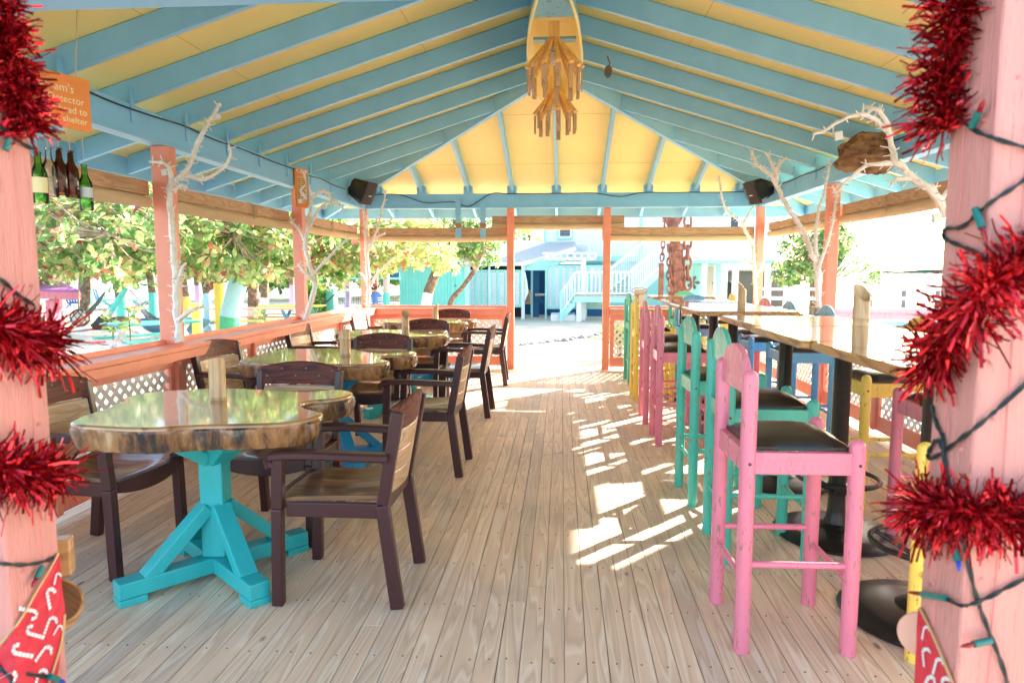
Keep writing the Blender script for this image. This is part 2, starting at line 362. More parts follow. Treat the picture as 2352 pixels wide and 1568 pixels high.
# panel seams are thin lines of caulk: shallow strips under the sheets
sm=plain('panel_seam',rgb(214,184,112),.7)
for sx in (-1,1):
    for q in (1.05,2.25,3.3):
        x=XC+sx*q; z=ZP+SL*(HALF-q)+RD; ya=YN+max(HALF-q,-OV) ; yb=YF-max(HALF-q,-OV)
        if q<HALF: ya,yb=max(AN-q,YN-OV),min(AF+q,YF+OV)
        part('panel_seam',MB().box(x-.0018,x+.0018,ya,yb,z-.0022,z+.001),sm)
for q in (1.05,2.25,3.3):
    y=AF+q; z=ZP+SL*(HALF-q)+RD; part('panel_seam',MB().box(XC-q,XC+q,y-.0018,y+.0018,z-.0022,z+.001),sm)
rf=MB()
for poly in ([e[0],A1,A2,e[3]],[e[1],e[2],A2,A1],[e[3],A2,e[2]],[e[0],e[1],A1]):
    rf.prism([(XC+(x-XC)*1.012,6+(y-6)*1.006,z+RD+.034) for x,y,z in poly],(0,0,.02))
part('roof_covering',rf,plain('roof_shingle',rgb(120,120,118),.9))
ys=[2.51,3.16,3.81,4.46,5.12,5.75,6.37,7.02,7.68,8.34,8.99,9.5]
def strap(rft,c,ax):
    # galvanised tie plate painted over, on the beam face beside the rafter
    mb=MB(); w=.022
    pts=[(-w,-.1),(w,-.1),(w,.11),(w*.5,.132),(-w*.5,.132),(-w,.11)]
    if ax=='x': mb.prism([(c[0],c[1]+a,c[2]+h) for a,h in pts],(.006,0,0))
    else: mb.prism([(c[0]+a*3,c[1],c[2]+h) for a,h in pts],(0,.006,0))
    mb.build('tie_plate',M['blue'],rft,world=True)
for y in ys:
    for sgn in (-1,1):
        xe=EX0 if sgn<0 else EX1; run=HALF
        lim=min(HALF,y-YN,YF-y) if (y<AN or y>AF) else HALF-.02
        lim=max(lim,.02)
        xi=(XL+lim) if sgn<0 else (XR-lim)
        xo=xe-sgn*.03
        zo=ZP+SL*((xo-XL) if sgn<0 else (XR-xo)); zi=ZP+SL*lim
        r=part('rafter',MB().vbar((xo,y,zo),(xi,y,zi),.04,RD-.004),M['blue'],bevel=.003)
        strap(r,((XL+.052) if sgn<0 else (XR-.058),y-.035,ZP-.02),'x')
xs=[-2.6,-1.978,-1.315,-.70,-.08,.555,1.184,1.82,2.42]
for x in xs:
    for yy,fl in ((YF,1),(YN,-1)):
        lim=HALF-abs(x-XC)-.01; ye=yy+fl*(OV-.03); yi=yy-fl*lim
        r=part('rafter',MB().vbar((x,ye,ZP-SL*(OV-.03)),(x,yi,ZP+SL*lim),.04,RD-.004),M['blue'],bevel=.003)
        if fl>0: strap(r,(x,YF-.058,ZP-.02),'y')
for cx,cy,ax,ay in ((EX0,EY1,XC,AF),(EX1,EY1,XC,AF),(EX0,EY0,XC,AN),(EX1,EY0,XC,AN)):
    kx=.03*(1 if cx<XC else -1); ky=-.03 if cy>6 else .03
    part('hip_rafter',MB().vbar((cx+kx,cy+ky,ZE-.012),(ax,ay,ZR-.03),.05,RD+.02),M['blue'],bevel=.003)
part('ridge_board',MB().box(XC-.022,XC+.022,AN-.04,AF+.04,ZR-.06,ZR+RD-.006),M['blue'],bevel=.003)
def beam(x0,x1,y0,y1):
    mb=MB().box(x0,x1,y0,y1,ZP-.2,ZP-.002); return mb
for nm,a in (('l',(XL-.05,XL+.05,YN-.05,YF+.05)),('r',(XR-.05,XR+.05,YN-.05,YF+.05)),('f',(XL+.052,XR-.052,YF-.05,YF+.05)),('n',(XL+.052,XR-.052,YN-.05,YN+.05))):
    b=part('beam',beam(*a),M['blue'],bevel=.003)
    tr=MB(); x0,x1,y0,y1=a
    tr.box(x0-.006,x1+.006,y0+.004 if nm in'lr' else y0-.006,y1-.004 if nm in 'lr' else y1+.006,ZP-.204,ZP-.168)
    tr.build('trim_strip',M['blue'],b,world=True,bevel=.003)
for a in ((EX0-.03,EX0,EY0-.03,EY1+.03),(EX1,EX1+.03,EY0-.03,EY1+.03),(EX0+.001,EX1-.001,EY1,EY1+.03),(EX0+.001,EX1-.001,EY0-.03,EY0)):
    part('fascia',MB().box(*a,ZE-.005,ZE+.2),M['blue'],bevel=.003)
PS=.052
for x,y,s in [(-2.83,4.81,.06),(-2.83,7.33,.055),(-2.83,YF,.05),(-2.83,YN,.062),(-.722,YF,.05),(.63,YF,.05),(2.72,YF,.05),(2.73,7.27,.055),(2.73,4.78,.055),(2.73,YN,.058)]:
    part('post',MB().box(x-s,x+s,y-s,y+s,-.05,ZP-.206),M['salmon'],bevel=.006)
# cross tie under the near hip, top of the view
# ------------------------------------------------------------------ low walls with lattice
def lattice(mb,o,du,L,z0,z1,nrm,w=.030,sp=.066,th=.004):
    """diagonal slats filling L x (z1-z0) on direction du from o, two layers"""
    o=V(o); du=V(du); H=z1-z0; n=V(nrm)
    for lay,sg in ((-1,1),(1,-1)):
        s=-H; 
        while s<L:
            a0=max(0,-s) ; a1=min(H,L-s)
            if a1-a0>.02:
                if sg>0: p=o+du*(s+a0)+V((0,0,z0+a0)); q=o+du*(s+a1)+V((0,0,z0+a1))
                else: p=o+du*(s+a0)+V((0,0,z1-a0)); q=o+du*(s+a1)+V((0,0,z1-a1))
                off=n*(th*lay*1.05); mb.obox((p+q)/2+off,(q-p)/2,n*(th),(q-p).normalized().cross(n)*(w/2))
            s+=sp*1.414
    return mb
def low_wall(label,a,b,n_pan,inward,lw=.2):
    """a,b: end points on the wall line, inward = unit vector into the pavilion"""
    a=V(a); b=V(b); du=(b-a).normalized(); L=(b-a).length; iw=V(inward)
    t=thing('low_wall',label,'low wall',tuple((a+b)/2),0)
    t0=a
    zt=.875
    def bx(s0,s1,d0,d1,z0,z1,mb): mb.obox(a+du*((s0+s1)/2)+iw*((d0+d1)/2)+V((0,0,(z0+z1)/2)),du*((s1-s0)/2),iw*((d1-d0)/2),V((0,0,(z1-z0)/2))); return mb
    bx(0,L,-.02,lw-.02,zt-.035,zt,MB()).build('ledge',M['salmon'],t,world=True,bevel=.006)
    bx(0,L,-.06,-.0225,zt-.09,zt+.03,MB()).build('outer_lip',M['salmon'],t,world=True,bevel=.004)
    bx(0,L,lw-.0375,lw-.0195,zt-.095,zt-.036,MB()).build('front_trim',M['salmon'],t,world=True,bevel=.003)
    zf0,zf1=.05,zt-.037; bw=L/n_pan
    fr=MB(); bx(0,L,.02,.045,zf1-.13,zf1,fr); bx(0,L,.02,.045,zf0,zf0+.13,fr)
    for k in range(n_pan+1):
        s=k*bw; s0=max(0,s-.06); s1=min(L,s+.06)
        bx(s0,s1,.0195,.0455,zf0+.1305,zf1-.1305,fr)
        if 0<k<n_pan: bx(s-.02,s+.02,.046,.075,zf0,zf1,fr)
    fr.build('frame',M['salmon'],t,world=True,bevel=.003)
    for k in range(n_pan):
        mb=MB(); lattice(mb,a+du*(k*bw+.05)+iw*.008,tuple(du),bw-.1,zf0+.12,zf1-.12,tuple(iw)); mb.build('lattice_panel',M['lattice'],t,world=True)
    return t
low_wall('salmon lattice wall along the left side behind the slab tables',(-2.83,YN,0),(-2.83,YF-.06,0),6,(1,0,0))
low_wall('salmon lattice wall at the far end, left of the doorway',(-2.76,YF,0),(-.785,YF,0),2,(0,-1,0),.14)
low_wall('salmon lattice wall at the far end, right of the doorway',(.685,YF,0),(2.66,YF,0),2,(0,-1,0),.14)
low_wall('salmon lattice wall along the right side behind the bar stools',(2.73,YN,0),(2.73,YF-.06,0),6,(-1,0,0))
# ------------------------------------------------------------------ rolled shades
def shade(label,a,b,zt,iw,loops):
    a=V(a); b=V(b); du=(b-a).normalized(); iw=V(iw); L=(b-a).length
    t=thing('rolled_shade',label,'rolled shade',tuple((a+b)/2+V((0,0,zt))),0,'rolled canvas shades between the posts')
    mb=MB(); mb.obox((a+b)/2+V((0,0,zt-.05)),du*(L/2),iw*.02,V((0,0,.05))); mb.build('header_board',M['shadewood'],t,world=True,bevel=.003)
    pts=[]; rad=[]
    N=22
    for i in range(N+1):
        s=i/N; p=a+du*(L*s); nz=noise.noise(V((s*5+p.x,p.y,zt)))
        sag=-.012*math.sin(PI*s)
        pts.append(p+V((0,0,zt-.145+sag+.004*nz))); rad.append(.042+.005*nz)
    mb=MB().tube(pts,.04,14,True,rad); mb.build('canvas_roll',M['canvas'],t,world=True,smooth=True)
    mb=MB(); mb.obox((a+b)/2+V((0,0,zt-.108))-iw*.012,du*(L/2-.01),iw*.004,V((0,0,.03))); mb.build('canvas_flap',M['canvas'],t,world=True)
    for s in loops:
        c=a+du*(L*s); tie=MB(); q=[]
        for k in range(15):
            an=2*PI*k/14; q.append(c+iw*(.052*math.cos(an))+V((0,0,zt-.093+.105*math.sin(an))))
        tie.tube(q,.004,5,False)
        k0=c+iw*.055+V((0,0,zt-.05))
        for sx in (-1,1):
            tie.tube(smooth_path([k0,k0+du*(.03*sx)+V((0,0,.03)),k0+du*(.05*sx)+V((0,0,-.01)),k0+du*(.025*sx)+V((0,0,-.09))]),.003,5)
        tie.build('twine_tie',M['twine'],t,world=True)
    return t
xo=-2.93
shade('rolled tan shade on the left side, in the bay behind the hanging bottles',(xo,YN+.08,0),(xo,4.745,0),2.03,(1,0,0),(.55,))
shade('rolled tan shade on the left side, between the second and third white branches',(xo,4.875,0),(xo,7.27,0),2.03,(1,0,0),(.62,))
shade('rolled tan shade on the left side, in the far corner bay',(xo,7.39,0),(xo,9.74,0),2.03,(1,0,0),(.5,))
shade('rolled tan shade at the far end, left of the doorway',(-2.77,9.87,0),(-.66,9.87,0),2.01,(0,-1,0),(.37,))
shade('rolled tan shade hung higher over the far doorway',(-1.0,9.94,0),(.88,9.94,0),2.18,(0,-1,0),(.51,))
shade('rolled tan shade at the far end, right of the doorway',(.57,9.87,0),(2.66,9.87,0),2.01,(0,-1,0),(.42,))
xo=2.84
shade('rolled tan shade on the right side, in the far corner bay',(xo,9.74,0),(xo,7.33,0),2.05,(-1,0,0),(.45,))
shade('rolled tan shade on the right side, nearest the tinsel column',(xo-.02,7.21,0),(xo-.02,4.84,0),2.06,(-1,0,0),(.42,))
# ------------------------------------------------------------------ resin armchairs
def make_chair(label):
    t=thing('armchair',label,'armchair',(0,0,0),0,'dark armchairs round the slab tables')
    ch=M['chair']; B=.006
    for s in (-1,1):      # front leg runs up into the arm support
        mb=MB(); x=.235*s
        mb.bar((x,-.245,0),(x,-.235,.42),.046,.046,(0,1,0)); mb.bar((x,-.235,.4201),(x*1.03,-.222,.64),.042,.05,(0,1,0))
        mb.build('front_leg',ch,t,bevel=B)
        mb=MB(); mb.bar((.228*s,.262,0),(.222*s,.205,.44),.042,.055,(0,1,0)); mb.build('rear_leg',ch,t,bevel=B)
        mb=MB(); mb.bar((.222*s,.206,.4401),(.232*s,.278,.83),.036,.05,(0,1,0)); mb.build('back_post',ch,t,bevel=B)
        # armrest: softly curved bar
        pts=[(.242*s,-.255,.598),(.246*s,-.262,.628),(.25*s,-.235,.648),(.252*s,-.1,.655),(.248*s,.08,.65),(.238*s,.24,.645)]
        pts=smooth_path(pts,4); rings=[]
        for i,p in enumerate(pts):
            d=(pts[min(i+1,len(pts)-1)]-pts[max(i-1,0)]).normalized(); sd=V((1,0,0)); u=sd.cross(d); 
            wd=.031 if i>5 else .027; h=.017
            rings.append([p+sd*(wd*a)+u*(h*b) for a,b in ((-1,-.6),(-.8,-1),(.8,-1),(1,-.6),(1,.5),(.7,1),(-.7,1),(-1,.5))])
        MB().tube_rings(rings).build('armrest',ch,t,smooth=True)
        MB().bar((.222*s,-.2,.415),(.222*s,.19,.415),.03,.062).build('side_rail',ch,t,bevel=.004)
    # seat: dished slab with a curved front
    N=12; mb=MB(); top=[];bot=[]
    for j in range(N+1):
        v=j/N; y=-.255+.46*v; 
        for i in range(N+1):
            u=-1+2*i/N; x=.206*u+(.022*u if v<.5 else 0)*(1-v*2 if v<.5 else 0)
            z=.462-.022*(1-u*u)*math.sin(PI*min(1,v*1.1))-.018*max(0,(.16-v)/.16)**1.5+.012*v*(u*u)
            yy=y-.018*(1-u*u)*(1-v)
            top.append((x,yy,z)); bot.append((x,yy,z-.022))
    n=N+1; mb.v=top+bot; q=n*n
    for j in range(N):
        for i in range(N):
            a=j*n+i; mb.f.append((a,a+1,a+n+1,a+n)); mb.f.append((q+a,q+a+n,q+a+n+1,q+a+1))
    for i in range(N):
        mb.f+= [(i,q+i,q+i+1,i+1),(N*n+i,N*n+i+1,q+N*n+i+1,q+N*n+i),(i*n,(i+1)*n,q+(i+1)*n,q+i*n),(i*n+N,q+i*n+N,q+(i+1)*n+N,(i+1)*n+N)]
    mb.mi=[0]*len(mb.f); mb.build('seat',M['seat'],t,smooth=True)
    mb=MB(); prof=[]
    for k in range(15):
        u=-1+2*k/14; prof.append((.213*u,-.262-.016*(1-u*u),.372+.03*(u*u)**2*0-.0+.028*(1-(1-u*u))))
    rings=[]
    for (x,y,z) in prof: rings.append([V((x,y,z)),V((x,y,.452)),V((x,y+.026,.456)),V((x,y+.026,z))])
    mb.tube_rings(rings).build('front_apron',ch,t,smooth=30)
    MB().bar((-.2,.205,.43),(.2,.205,.43),.03,.06).build('rear_apron',ch,t,bevel=.004)
    # back: top board and three slats, gently bowed
    def yb(z): return .206+.0-.004+(z-.44)*(.072/.39)
    def slat(z0,z1,w0,w1,arch,th,nm,mat,off=0,bow=.03):
        rings=[]; K=14
        for k in range(K+1):
            u=-1+2*k/K; zt=z1+arch*(1-u*u); by=bow*(1-u*u)+off
            r=[]
            for z,d in ((z0,-th),(zt-.006,-th),(zt,-th*.5),(zt,th*.5),(zt-.006,th),(z0,th)):
                hw=w0+(w1-w0)*(z-z0)/max(1e-6,(z1-z0)); r.append(V((hw*u,yb(z)+by+d,z)))
            rings.append(r)
        return MB().tube_rings(rings).build(nm,mat,t,smooth=30)
    tb=slat(.752,.85,.232,.226,.03,.013,'top_board',M['rail'],-.006)
    for z0 in (.475,.566,.657): slat(z0,z0+.087,.206,.208,0,.009,'back_slat',M['slat'])
    sc=MB()
    for x,z in ((-.19,.80),(-.11,.84),(-.03,.80),(.03,.84),(.11,.80),(.19,.83)):
        u=x/.23; y=yb(z)+.03*(1-u*u)-.006-.0125; sc.tube([(x,y,z),(x,y-.003,z)],.005,8)
    sc.build('screw_head',plain('screw_cap',rgb(150,120,100),.4) if 'cap' not in M else M['cap'],tb)
    return t
ch0=make_chair('dark armchair across the nearest slab table, its back seen beyond the bamboo holder')
CH=[ # x,y,rot,label ; B aisle side, A wall side, C far side
 (-.935,2.935,-90,'dark armchair in front, on the aisle side of the nearest slab table'),
 (-.945,4.775,-91,'dark armchair on the aisle side of the second slab table, behind the front armchair'),
 (-.955,6.67,-90,'dark armchair on the aisle side of the third slab table, second from the doorway'),
 (-.945,8.53,-88,'dark armchair on the aisle side of the farthest slab table, beside the doorway post'),
 (-2.23,3.13,84,'dark armchair against the lattice wall, half hidden by the left tinsel column'),
 (-2.36,4.98,76,'dark armchair against the left wall, between the first and second white branches'),
 (-2.40,6.78,84,'dark armchair against the left wall, by the third slab table below the second white branch'),
 (-2.36,8.75,84,'sunlit dark armchair in the far left corner of the deck'),
 (-1.50,5.42,0,'dark armchair across the second slab table, back board facing the viewer'),
 (-1.47,7.18,0,'dark armchair across the third slab table, behind the bamboo holder with a round sticker'),
 (-1.50,9.16,0,'dark armchair across the farthest slab table, against the far lattice wall')]
for x,y,r,l in CH: dup(ch0,(x,y,0),R(r),l)
ch0.location=(-1.50,3.56,0)
# ------------------------------------------------------------------ live-edge slab tables
OUT=[(-.66,-.30),(-.60,-.42),(-.42,-.47),(-.18,-.50),(.02,-.45),(.2,-.43),(.42,-.40),(.54,-.30),(.56,-.18),(.44,-.08),(.37,.03),(.40,.12),(.52,.17),(.585,.28),(.55,.40),(.40,.46),(.18,.43),(-.05,.46),(-.28,.50),(-.52,.44),(-.66,.38),(-.74,.24),(-.68,.08),(-.66,-.10)]
def slab_table(label,loc,rz,base,seed,sx=1,sy=1,bo=(0,0)):
    t=thing('slab_table',label,'table',loc,rz,'lacquered tree slab tables')
    rn=random.Random(seed); pts=[V((x*sx-bo[0],y*sy-bo[1],0)) for x,y in OUT]
    n=len(pts); ring=[]
    for i in range(n):
        p0,p1,p2,p3=pts[i-1],pts[i],pts[(i+1)%n],pts[(i+2)%n]
        for j in range(14):
            q=j/14; ring.append(.5*((2*p1)+(p2-p0)*q+(2*p0-5*p1+4*p2-p3)*q*q+(p0*-1+3*p1-3*p2+p3)*q**3))
    N=len(ring); zt=.79; th=.112
    nor=[]
    for i in range(N):
        d=(ring[(i+1)%N]-ring[i-1]).normalized(); nor.append(V((d.y,-d.x,0)))
    def off(i,o,z,amp):
        p=ring[i]+nor[i]*o; k=noise.noise(V((p.x*8+seed,p.y*8,z*5)))+.7*noise.noise(V((p.x*26,p.y*26+seed,z*6)))+.45*noise.noise(V((p.x*60,p.y*60+seed,z*14)))
        return V((p.x,p.y,z))+nor[i]*(k*amp)
    # top with soft resin edge
    rings=[[ring[i]+nor[i]*o+V((0,0,z)) for i in range(N)] for o,z in ((-.012,zt-.0005),(-.004,zt-.003),(.0,zt-.009),(0,zt-.016))]
    mb=MB().tube_rings(rings,False); mb.add([tuple(p) for p in rings[0]],[tuple(range(N))]); mb.build('tabletop',M['slab'],t,smooth=True)
    br=[[off(i,o,z,a) for i in range(N)] for o,z,a in ((-.001,zt-.0165,.0),(.005,zt-.024,.008),(.005,zt-.036,.012),(.003,zt-.05,.014),(.0,zt-.064,.015),(-.003,zt-.078,.015),(-.007,zt-.092,.014),(-.014,zt-th+.006,.012),(-.03,zt-th,.004))]
    mb=MB().tube_rings(br,False); mb.add([tuple(p) for p in br[-1]],[tuple(range(N))[::-1]]); mb.build('bark_edge',M['bark'],t,smooth=28)
    # pedestal: crossed feet, column, braces, corbels
    m=base; zc=zt-th
    MB().box(-.053,.053,-.053,.053,.102,zc-.02).build('column',m,t,bevel=.008)
    MB().box(-.18,.18,-.18,.18,zc-.019,zc+.012).build('top_plate',m,t,bevel=.004)
    for k in range(2):
        a=R(45+90*k); dx=V((math.cos(a),math.sin(a),0)); L=.43
        mb=MB()
        if k==0: mb.bar(dx*-L+V((0,0,.066)),dx*L+V((0,0,.066)),.09,.07)
        else:
            for sg in (-1,1): mb.bar(dx*(sg*.046)+V((0,0,.0655)),dx*(sg*L)+V((0,0,.0655)),.09,.07)
        mb.build('foot_beam',m,t,bevel=.006)
        for sg in (-1,1):
            MB().bar(dx*(sg*(L-.11))+V((0,0,.015)),dx*(sg*L)+V((0,0,.015)),.092,.03).build('foot_block',m,t,bevel=.004)
            MB().bar(dx*(sg*.045)+V((0,0,.335)),dx*(sg*.31)+V((0,0,.085)),.08,.055).build('brace',m,t,bevel=.004)
            MB().bar(dx*(sg*.04)+V((0,0,zc-.125)),dx*(sg*.165)+V((0,0,zc-.04)),.08,.055).build('corbel',m,t,bevel=.004)
    return t
slab_table('nearest lacquered slab table, on a teal pedestal, with a deep notch in its bark edge',(-1.575,2.965,0),R(4),M['tteal'],1,.82,.93,(-.08,-.035))
slab_table('lacquered slab table on a blue pedestal, second from the front',(-1.62,4.82,0),R(-8),M['tblue'],2,.86,.93)
slab_table('teal pedestal slab table, third from the front, its holder bears a round sticker',(-1.60,6.66,0),R(12),M['tteal'],3,.84,.9)
slab_table('farthest lacquered slab table, orange brown bark, near the far lattice wall',(-1.58,8.42,0),R(-5),M['tblue'],4,.84,.9)
# ------------------------------------------------------------------ bamboo holders
def bamboo(label,loc,r,h,rz,nodes,lean=(0,0),sl_=2.3):
    t=thing('bamboo_holder',label,'bamboo holder',loc,rz,'slant cut bamboo holders on the tables')
    n=24; out=[];inn=[]; slant=r*sl_
    def ring(rad,z,sl): return [V((rad*math.cos(2*PI*k/n)+lean[0]*z,rad*math.sin(2*PI*k/n)+lean[1]*z,z+sl*math.cos(2*PI*k/n)*.5*slant/r*rad)) for k in range(n)]
    prof=[(r*.98,0)]
    for z in nodes: prof+=[(r,z-.006),(r*1.035,z-.002),(r*.975,z),(r*1.03,z+.003),(r,z+.008)]
    rings=[ring(a,z,0) for a,z in prof]+[ring(r,h-slant*.5-.004,.0),ring(r,h,1),ring(r*.84,h,1),ring(r*.84,h*.35,0)]
    MB().tube_rings(rings).build('stem',M['bamboo'],t,smooth=30)
    return t
bamboo('slant cut bamboo holder on the nearest slab table',(-1.63,3.13,.79),.038,.185,R(-65),[.012],(0,0),1.0)
bamboo('slant cut bamboo holder on the second slab table, beside the blue pedestal table chair',(-1.56,4.86,.79),.038,.175,R(-60),[.012,.12],(0,0),1.2)
bh=bamboo('slant cut bamboo holder with a round sticker on the third slab table',(-1.52,6.62,.79),.037,.19,R(115),[.015])
st=MB(); 
for rr,mi in ((.022,0),(.016,1),(.009,2)):
    st.cur=mi; P=[]
    for k in range(20):
        a=2*PI*k/20; x=rr*math.cos(a); z=.05+rr*math.sin(a); P.append(V((x,-(.0395+.0004*mi)*math.cos(x/.04)-.0004,z)))
    st.add(P,[tuple(range(20))])
sk=st.build('round_sticker',[plain('sticker_red',rgb(190,60,50),.5),plain('sticker_cream',rgb(230,225,190),.5),plain('sticker_blue',rgb(40,110,140),.5)],bh); sk.rotation_euler=(0,0,R(-115+15))
bamboo('slant cut bamboo holder on the farthest slab table',(-1.54,8.33,.79),.037,.18,R(10),[.012])
bamboo('tall slant cut bamboo holder on the bar table nearest the tinsel column',(1.285,3.05,1.08),.034,.225,R(105),[.085,.115])
bamboo('tall slant cut bamboo holder standing on a bar table in the middle of the row',(1.49,5.82,1.08),.033,.20,R(160),[.02,.05])
# ------------------------------------------------------------------ bar stools: local back at -x, facing +x
def make_stool(color,label):
    t=thing('bar_stool',label,'bar stool',(0,0,0),0,'painted wooden bar stools')
    m=M[color]; a=.192; r=.0285
    def leg(x,y,h,nm):
        prof=[(r*.97,0),(r,.004),(r,h-r*1.0)]+[(r*math.cos(q),h-r+r*math.sin(q)) for q in (R(20),R(42),R(62),R(80),R(88))]
        MB().lathe(prof,18,(x,y,0)).build(nm,m,t,smooth=40)
    for y in (-a,a): leg(-a,y,1.05,'back_leg'); leg(a,y,.805,'front_leg')
    for y in (-a,a): MB().box(-a+.02,a-.02,y-.014,y+.014,.675,.755).build('apron',m,t,bevel=.003)
    for x in (-a,a): MB().box(x-.014,x+.014,-a+.02,a-.02,.675,.755).build('apron',m,t,bevel=.003)
    def rung(p,q): MB().tube([p,q],.0125,10).build('rung',m,t,smooth=40)
    for y in (-a,a): rung((-a,y,.335),(a,y,.335))
    for x in (-a,a): rung((x,-a,.27),(x,a,.27))
    # cushion
    N=12; mb=MB(); top=[]; hw=a+.004
    for j in range(N+1):
        for i in range(N+1):
            u=-1+2*i/N; v=-1+2*j/N; k=((1-abs(u)**3)*(1-abs(v)**3)); z=.768+.042*k**.55
            top.append((hw*.90*u,hw*.90*v,z))
    n=N+1; mb.v=top; mb.f=[(j*n+i,j*n+i+1,(j+1)*n+i+1,(j+1)*n+i) for j in range(N) for i in range(N)]; mb.mi=[0]*len(mb.f)
    bd=[j for j in range(n)]+[j*n+N for j in range(1,n)]+[N*n+i for i in range(N-1,-1,-1)]+[j*n for j in range(N-1,0,-1)]
    o=len(mb.v); mb.v+=[(mb.v[i][0],mb.v[i][1],.7555) for i in bd]; L=len(bd)
    mb.f+=[(bd[k],bd[(k+1)%L],o+(k+1)%L,o+k) for k in range(L)]; mb.mi=[0]*len(mb.f)
    mb.build('cushion',M['vinyl'],t,smooth=50)
    # rounded back board between the back posts
    b=MB(); w=a-.012; P=[]
    P+= [(-w,.955),(w,.955)]
    for k in range(0,25):
        q=PI*k/24; P.append((w*math.cos(q),1.0+.125*math.sin(q)))
    b.prism([(-a-.011,y,z) for y,z in P],(.022,0,0)); b.build('back_board',m,t,bevel=.004)
    sc=MB()
    for x in (-a,a):
        for y,s in ((-a,-1),(a,1)): sc.tube([(x,y+s*(r-.001),.715),(x,y+s*(r+.0012),.715)],.006,8)
    sc.build('screw_cap',plain('dark_screw',rgb(70,52,50),.5),t)
    return t
proto={}
def stool(color,x,y,rz,label):
    if color not in proto:
        proto[color]=make_stool(color,label); o=proto[color]; o.location=(x,y,0); o.rotation_euler=(0,0,R(rz))
    else: o=dup(proto[color],(x,y,0),R(rz),label)
    return o
stool('spink',.862,2.67,1,'pink bar stool in front, nearest on the aisle side of the bar tables')
stool('steal',.985,3.45,0,'nearer of the two teal bar stools right behind the front pink stool')
stool('steal',.975,4.27,2,'second teal bar stool from the front on the aisle side')
stool('spink',.98,5.69,0,'pink bar stool on the aisle side, behind the two teal stools')
stool('spink',.975,6.49,-1,'pink bar stool on the aisle side, next to the yellow stool')
stool('syellow',1.0,7.62,0,'yellow bar stool on the aisle side, between the pink and the farthest teal stool')
stool('steal',1.04,8.77,3,'farthest teal bar stool on the aisle side, beside the doorway post')
stool('syellow',1.47,2.265,90,'yellow bar stool half hidden by the right tinsel column, one leg showing')
stool('spink',1.935,3.45,180,'pink bar stool beyond the nearest bar table, mostly hidden by tinsel')
stool('syellow',1.945,4.25,181,'yellow bar stool on the wall side behind the thick black pedestal')
stool('sblue',1.95,5.735,179,'blue bar stool on the wall side, the nearer of the side by side pair')
stool('sblue',1.91,6.53,180,'blue bar stool on the wall side, beyond its matching neighbour')
stool('spink',1.91,7.28,182,'pink bar stool on the wall side, beyond the pair of blue stools')
stool('syellow',1.93,8.75,180,'yellow bar stool on the wall side, by the farthest bar table')
stool('sblue',1.545,7.98,-90,'blue bar stool at a table end, its round back facing the viewer')
stool('steal',1.70,9.45,-90,'teal bar stool at the row end, its round back against the far wall')
# ------------------------------------------------------------------ bar tables
def bar_table(label,y0,y1,x0=1.125,x1=1.925,px=1.47,rz=0):
    cy=(y0+y1)/2; cx=(x0+x1)/2
    t=thing('bar_table',label,'bar table',(px,cy,0),0,'high bar tables in a row')
    X0,X1,Y0,Y1=x0-px,x1-px,y0-cy,y1-cy; c=.035
    def poly(i,z): 
        a=c-i*.4; return [(X0+i+a,Y0+i,z),(X1-i-a,Y0+i,z),(X1-i,Y0+i+a,z),(X1-i,Y1-i-a,z),(X1-i-a,Y1-i,z),(X0+i+a,Y1-i,z),(X0+i,Y1-i-a,z),(X0+i,Y0+i+a,z)]
    MB().tube_rings([[V(p) for p in poly(i,z)] for i,z in ((.012,1.04),(0,1.048),(0,1.068),(.008,1.0785))]).build('edge_band',M['edge'],t,smooth=30)
    MB().prism(poly(.0115,1.0705),(0,0,.0095)).build('tabletop',M['bartop'],t,bevel=.002)
    P=[(.0,.04),(.10,.052),(.062,.07),(.05,.10),(.045,.14),(.0425,.2),(.0425,1.0),(.05,1.01),(.13,1.028),(.14,1.0395)]
    MB().lathe(P[1:],24).build('pedestal',M['iron'],t,smooth=40)
    MB().lathe([(.305,.001),(.315,.012),(.305,.022),(.2,.036),(.1,.05)],40).build('base_disc',M['iron'],t,smooth=40)
    mb=MB(); n=40; q=[(.2*math.cos(2*PI*k/n),.2*math.sin(2*PI*k/n),.31) for k in range(n+1)]; mb.tube(q,.012,8,False)
    for k in range(4):
        a=PI/4+PI/2*k; mb.tube([(.04*math.cos(a),.04*math.sin(a),.25),(.2*math.cos(a),.2*math.sin(a),.31)],.010,8)
    mb.lathe([(.05,.225),(.052,.23),(.052,.275),(.05,.28)],20); mb.build('foot_ring',M['iron'],t,smooth=40)
    return t
bar_table('bar table nearest the tinsel column, varnished wood on a black iron pedestal',2.34,3.22,1.13,1.93)
bar_table('second bar table from the front, carrying nothing, thick black pedestal below it',3.226,4.12,1.10,1.90)
bar_table('third bar table from the front, standing before the gap in the row',4.126,5.06,1.14,1.94)
bar_table('bar table just past the gap in the row, with a bamboo holder on it',5.55,6.44,1.10,1.91)
bar_table('bar table in the far group, second after the gap',6.446,7.08,1.09,1.87)
bar_table('bar table in the far group, in front of the blue stool with the round back',7.27,8.0,1.13,1.86)
bar_table('farthest bar table, in front of the teal stool by the far wall',8.72,9.42,1.15,1.95,1.52)
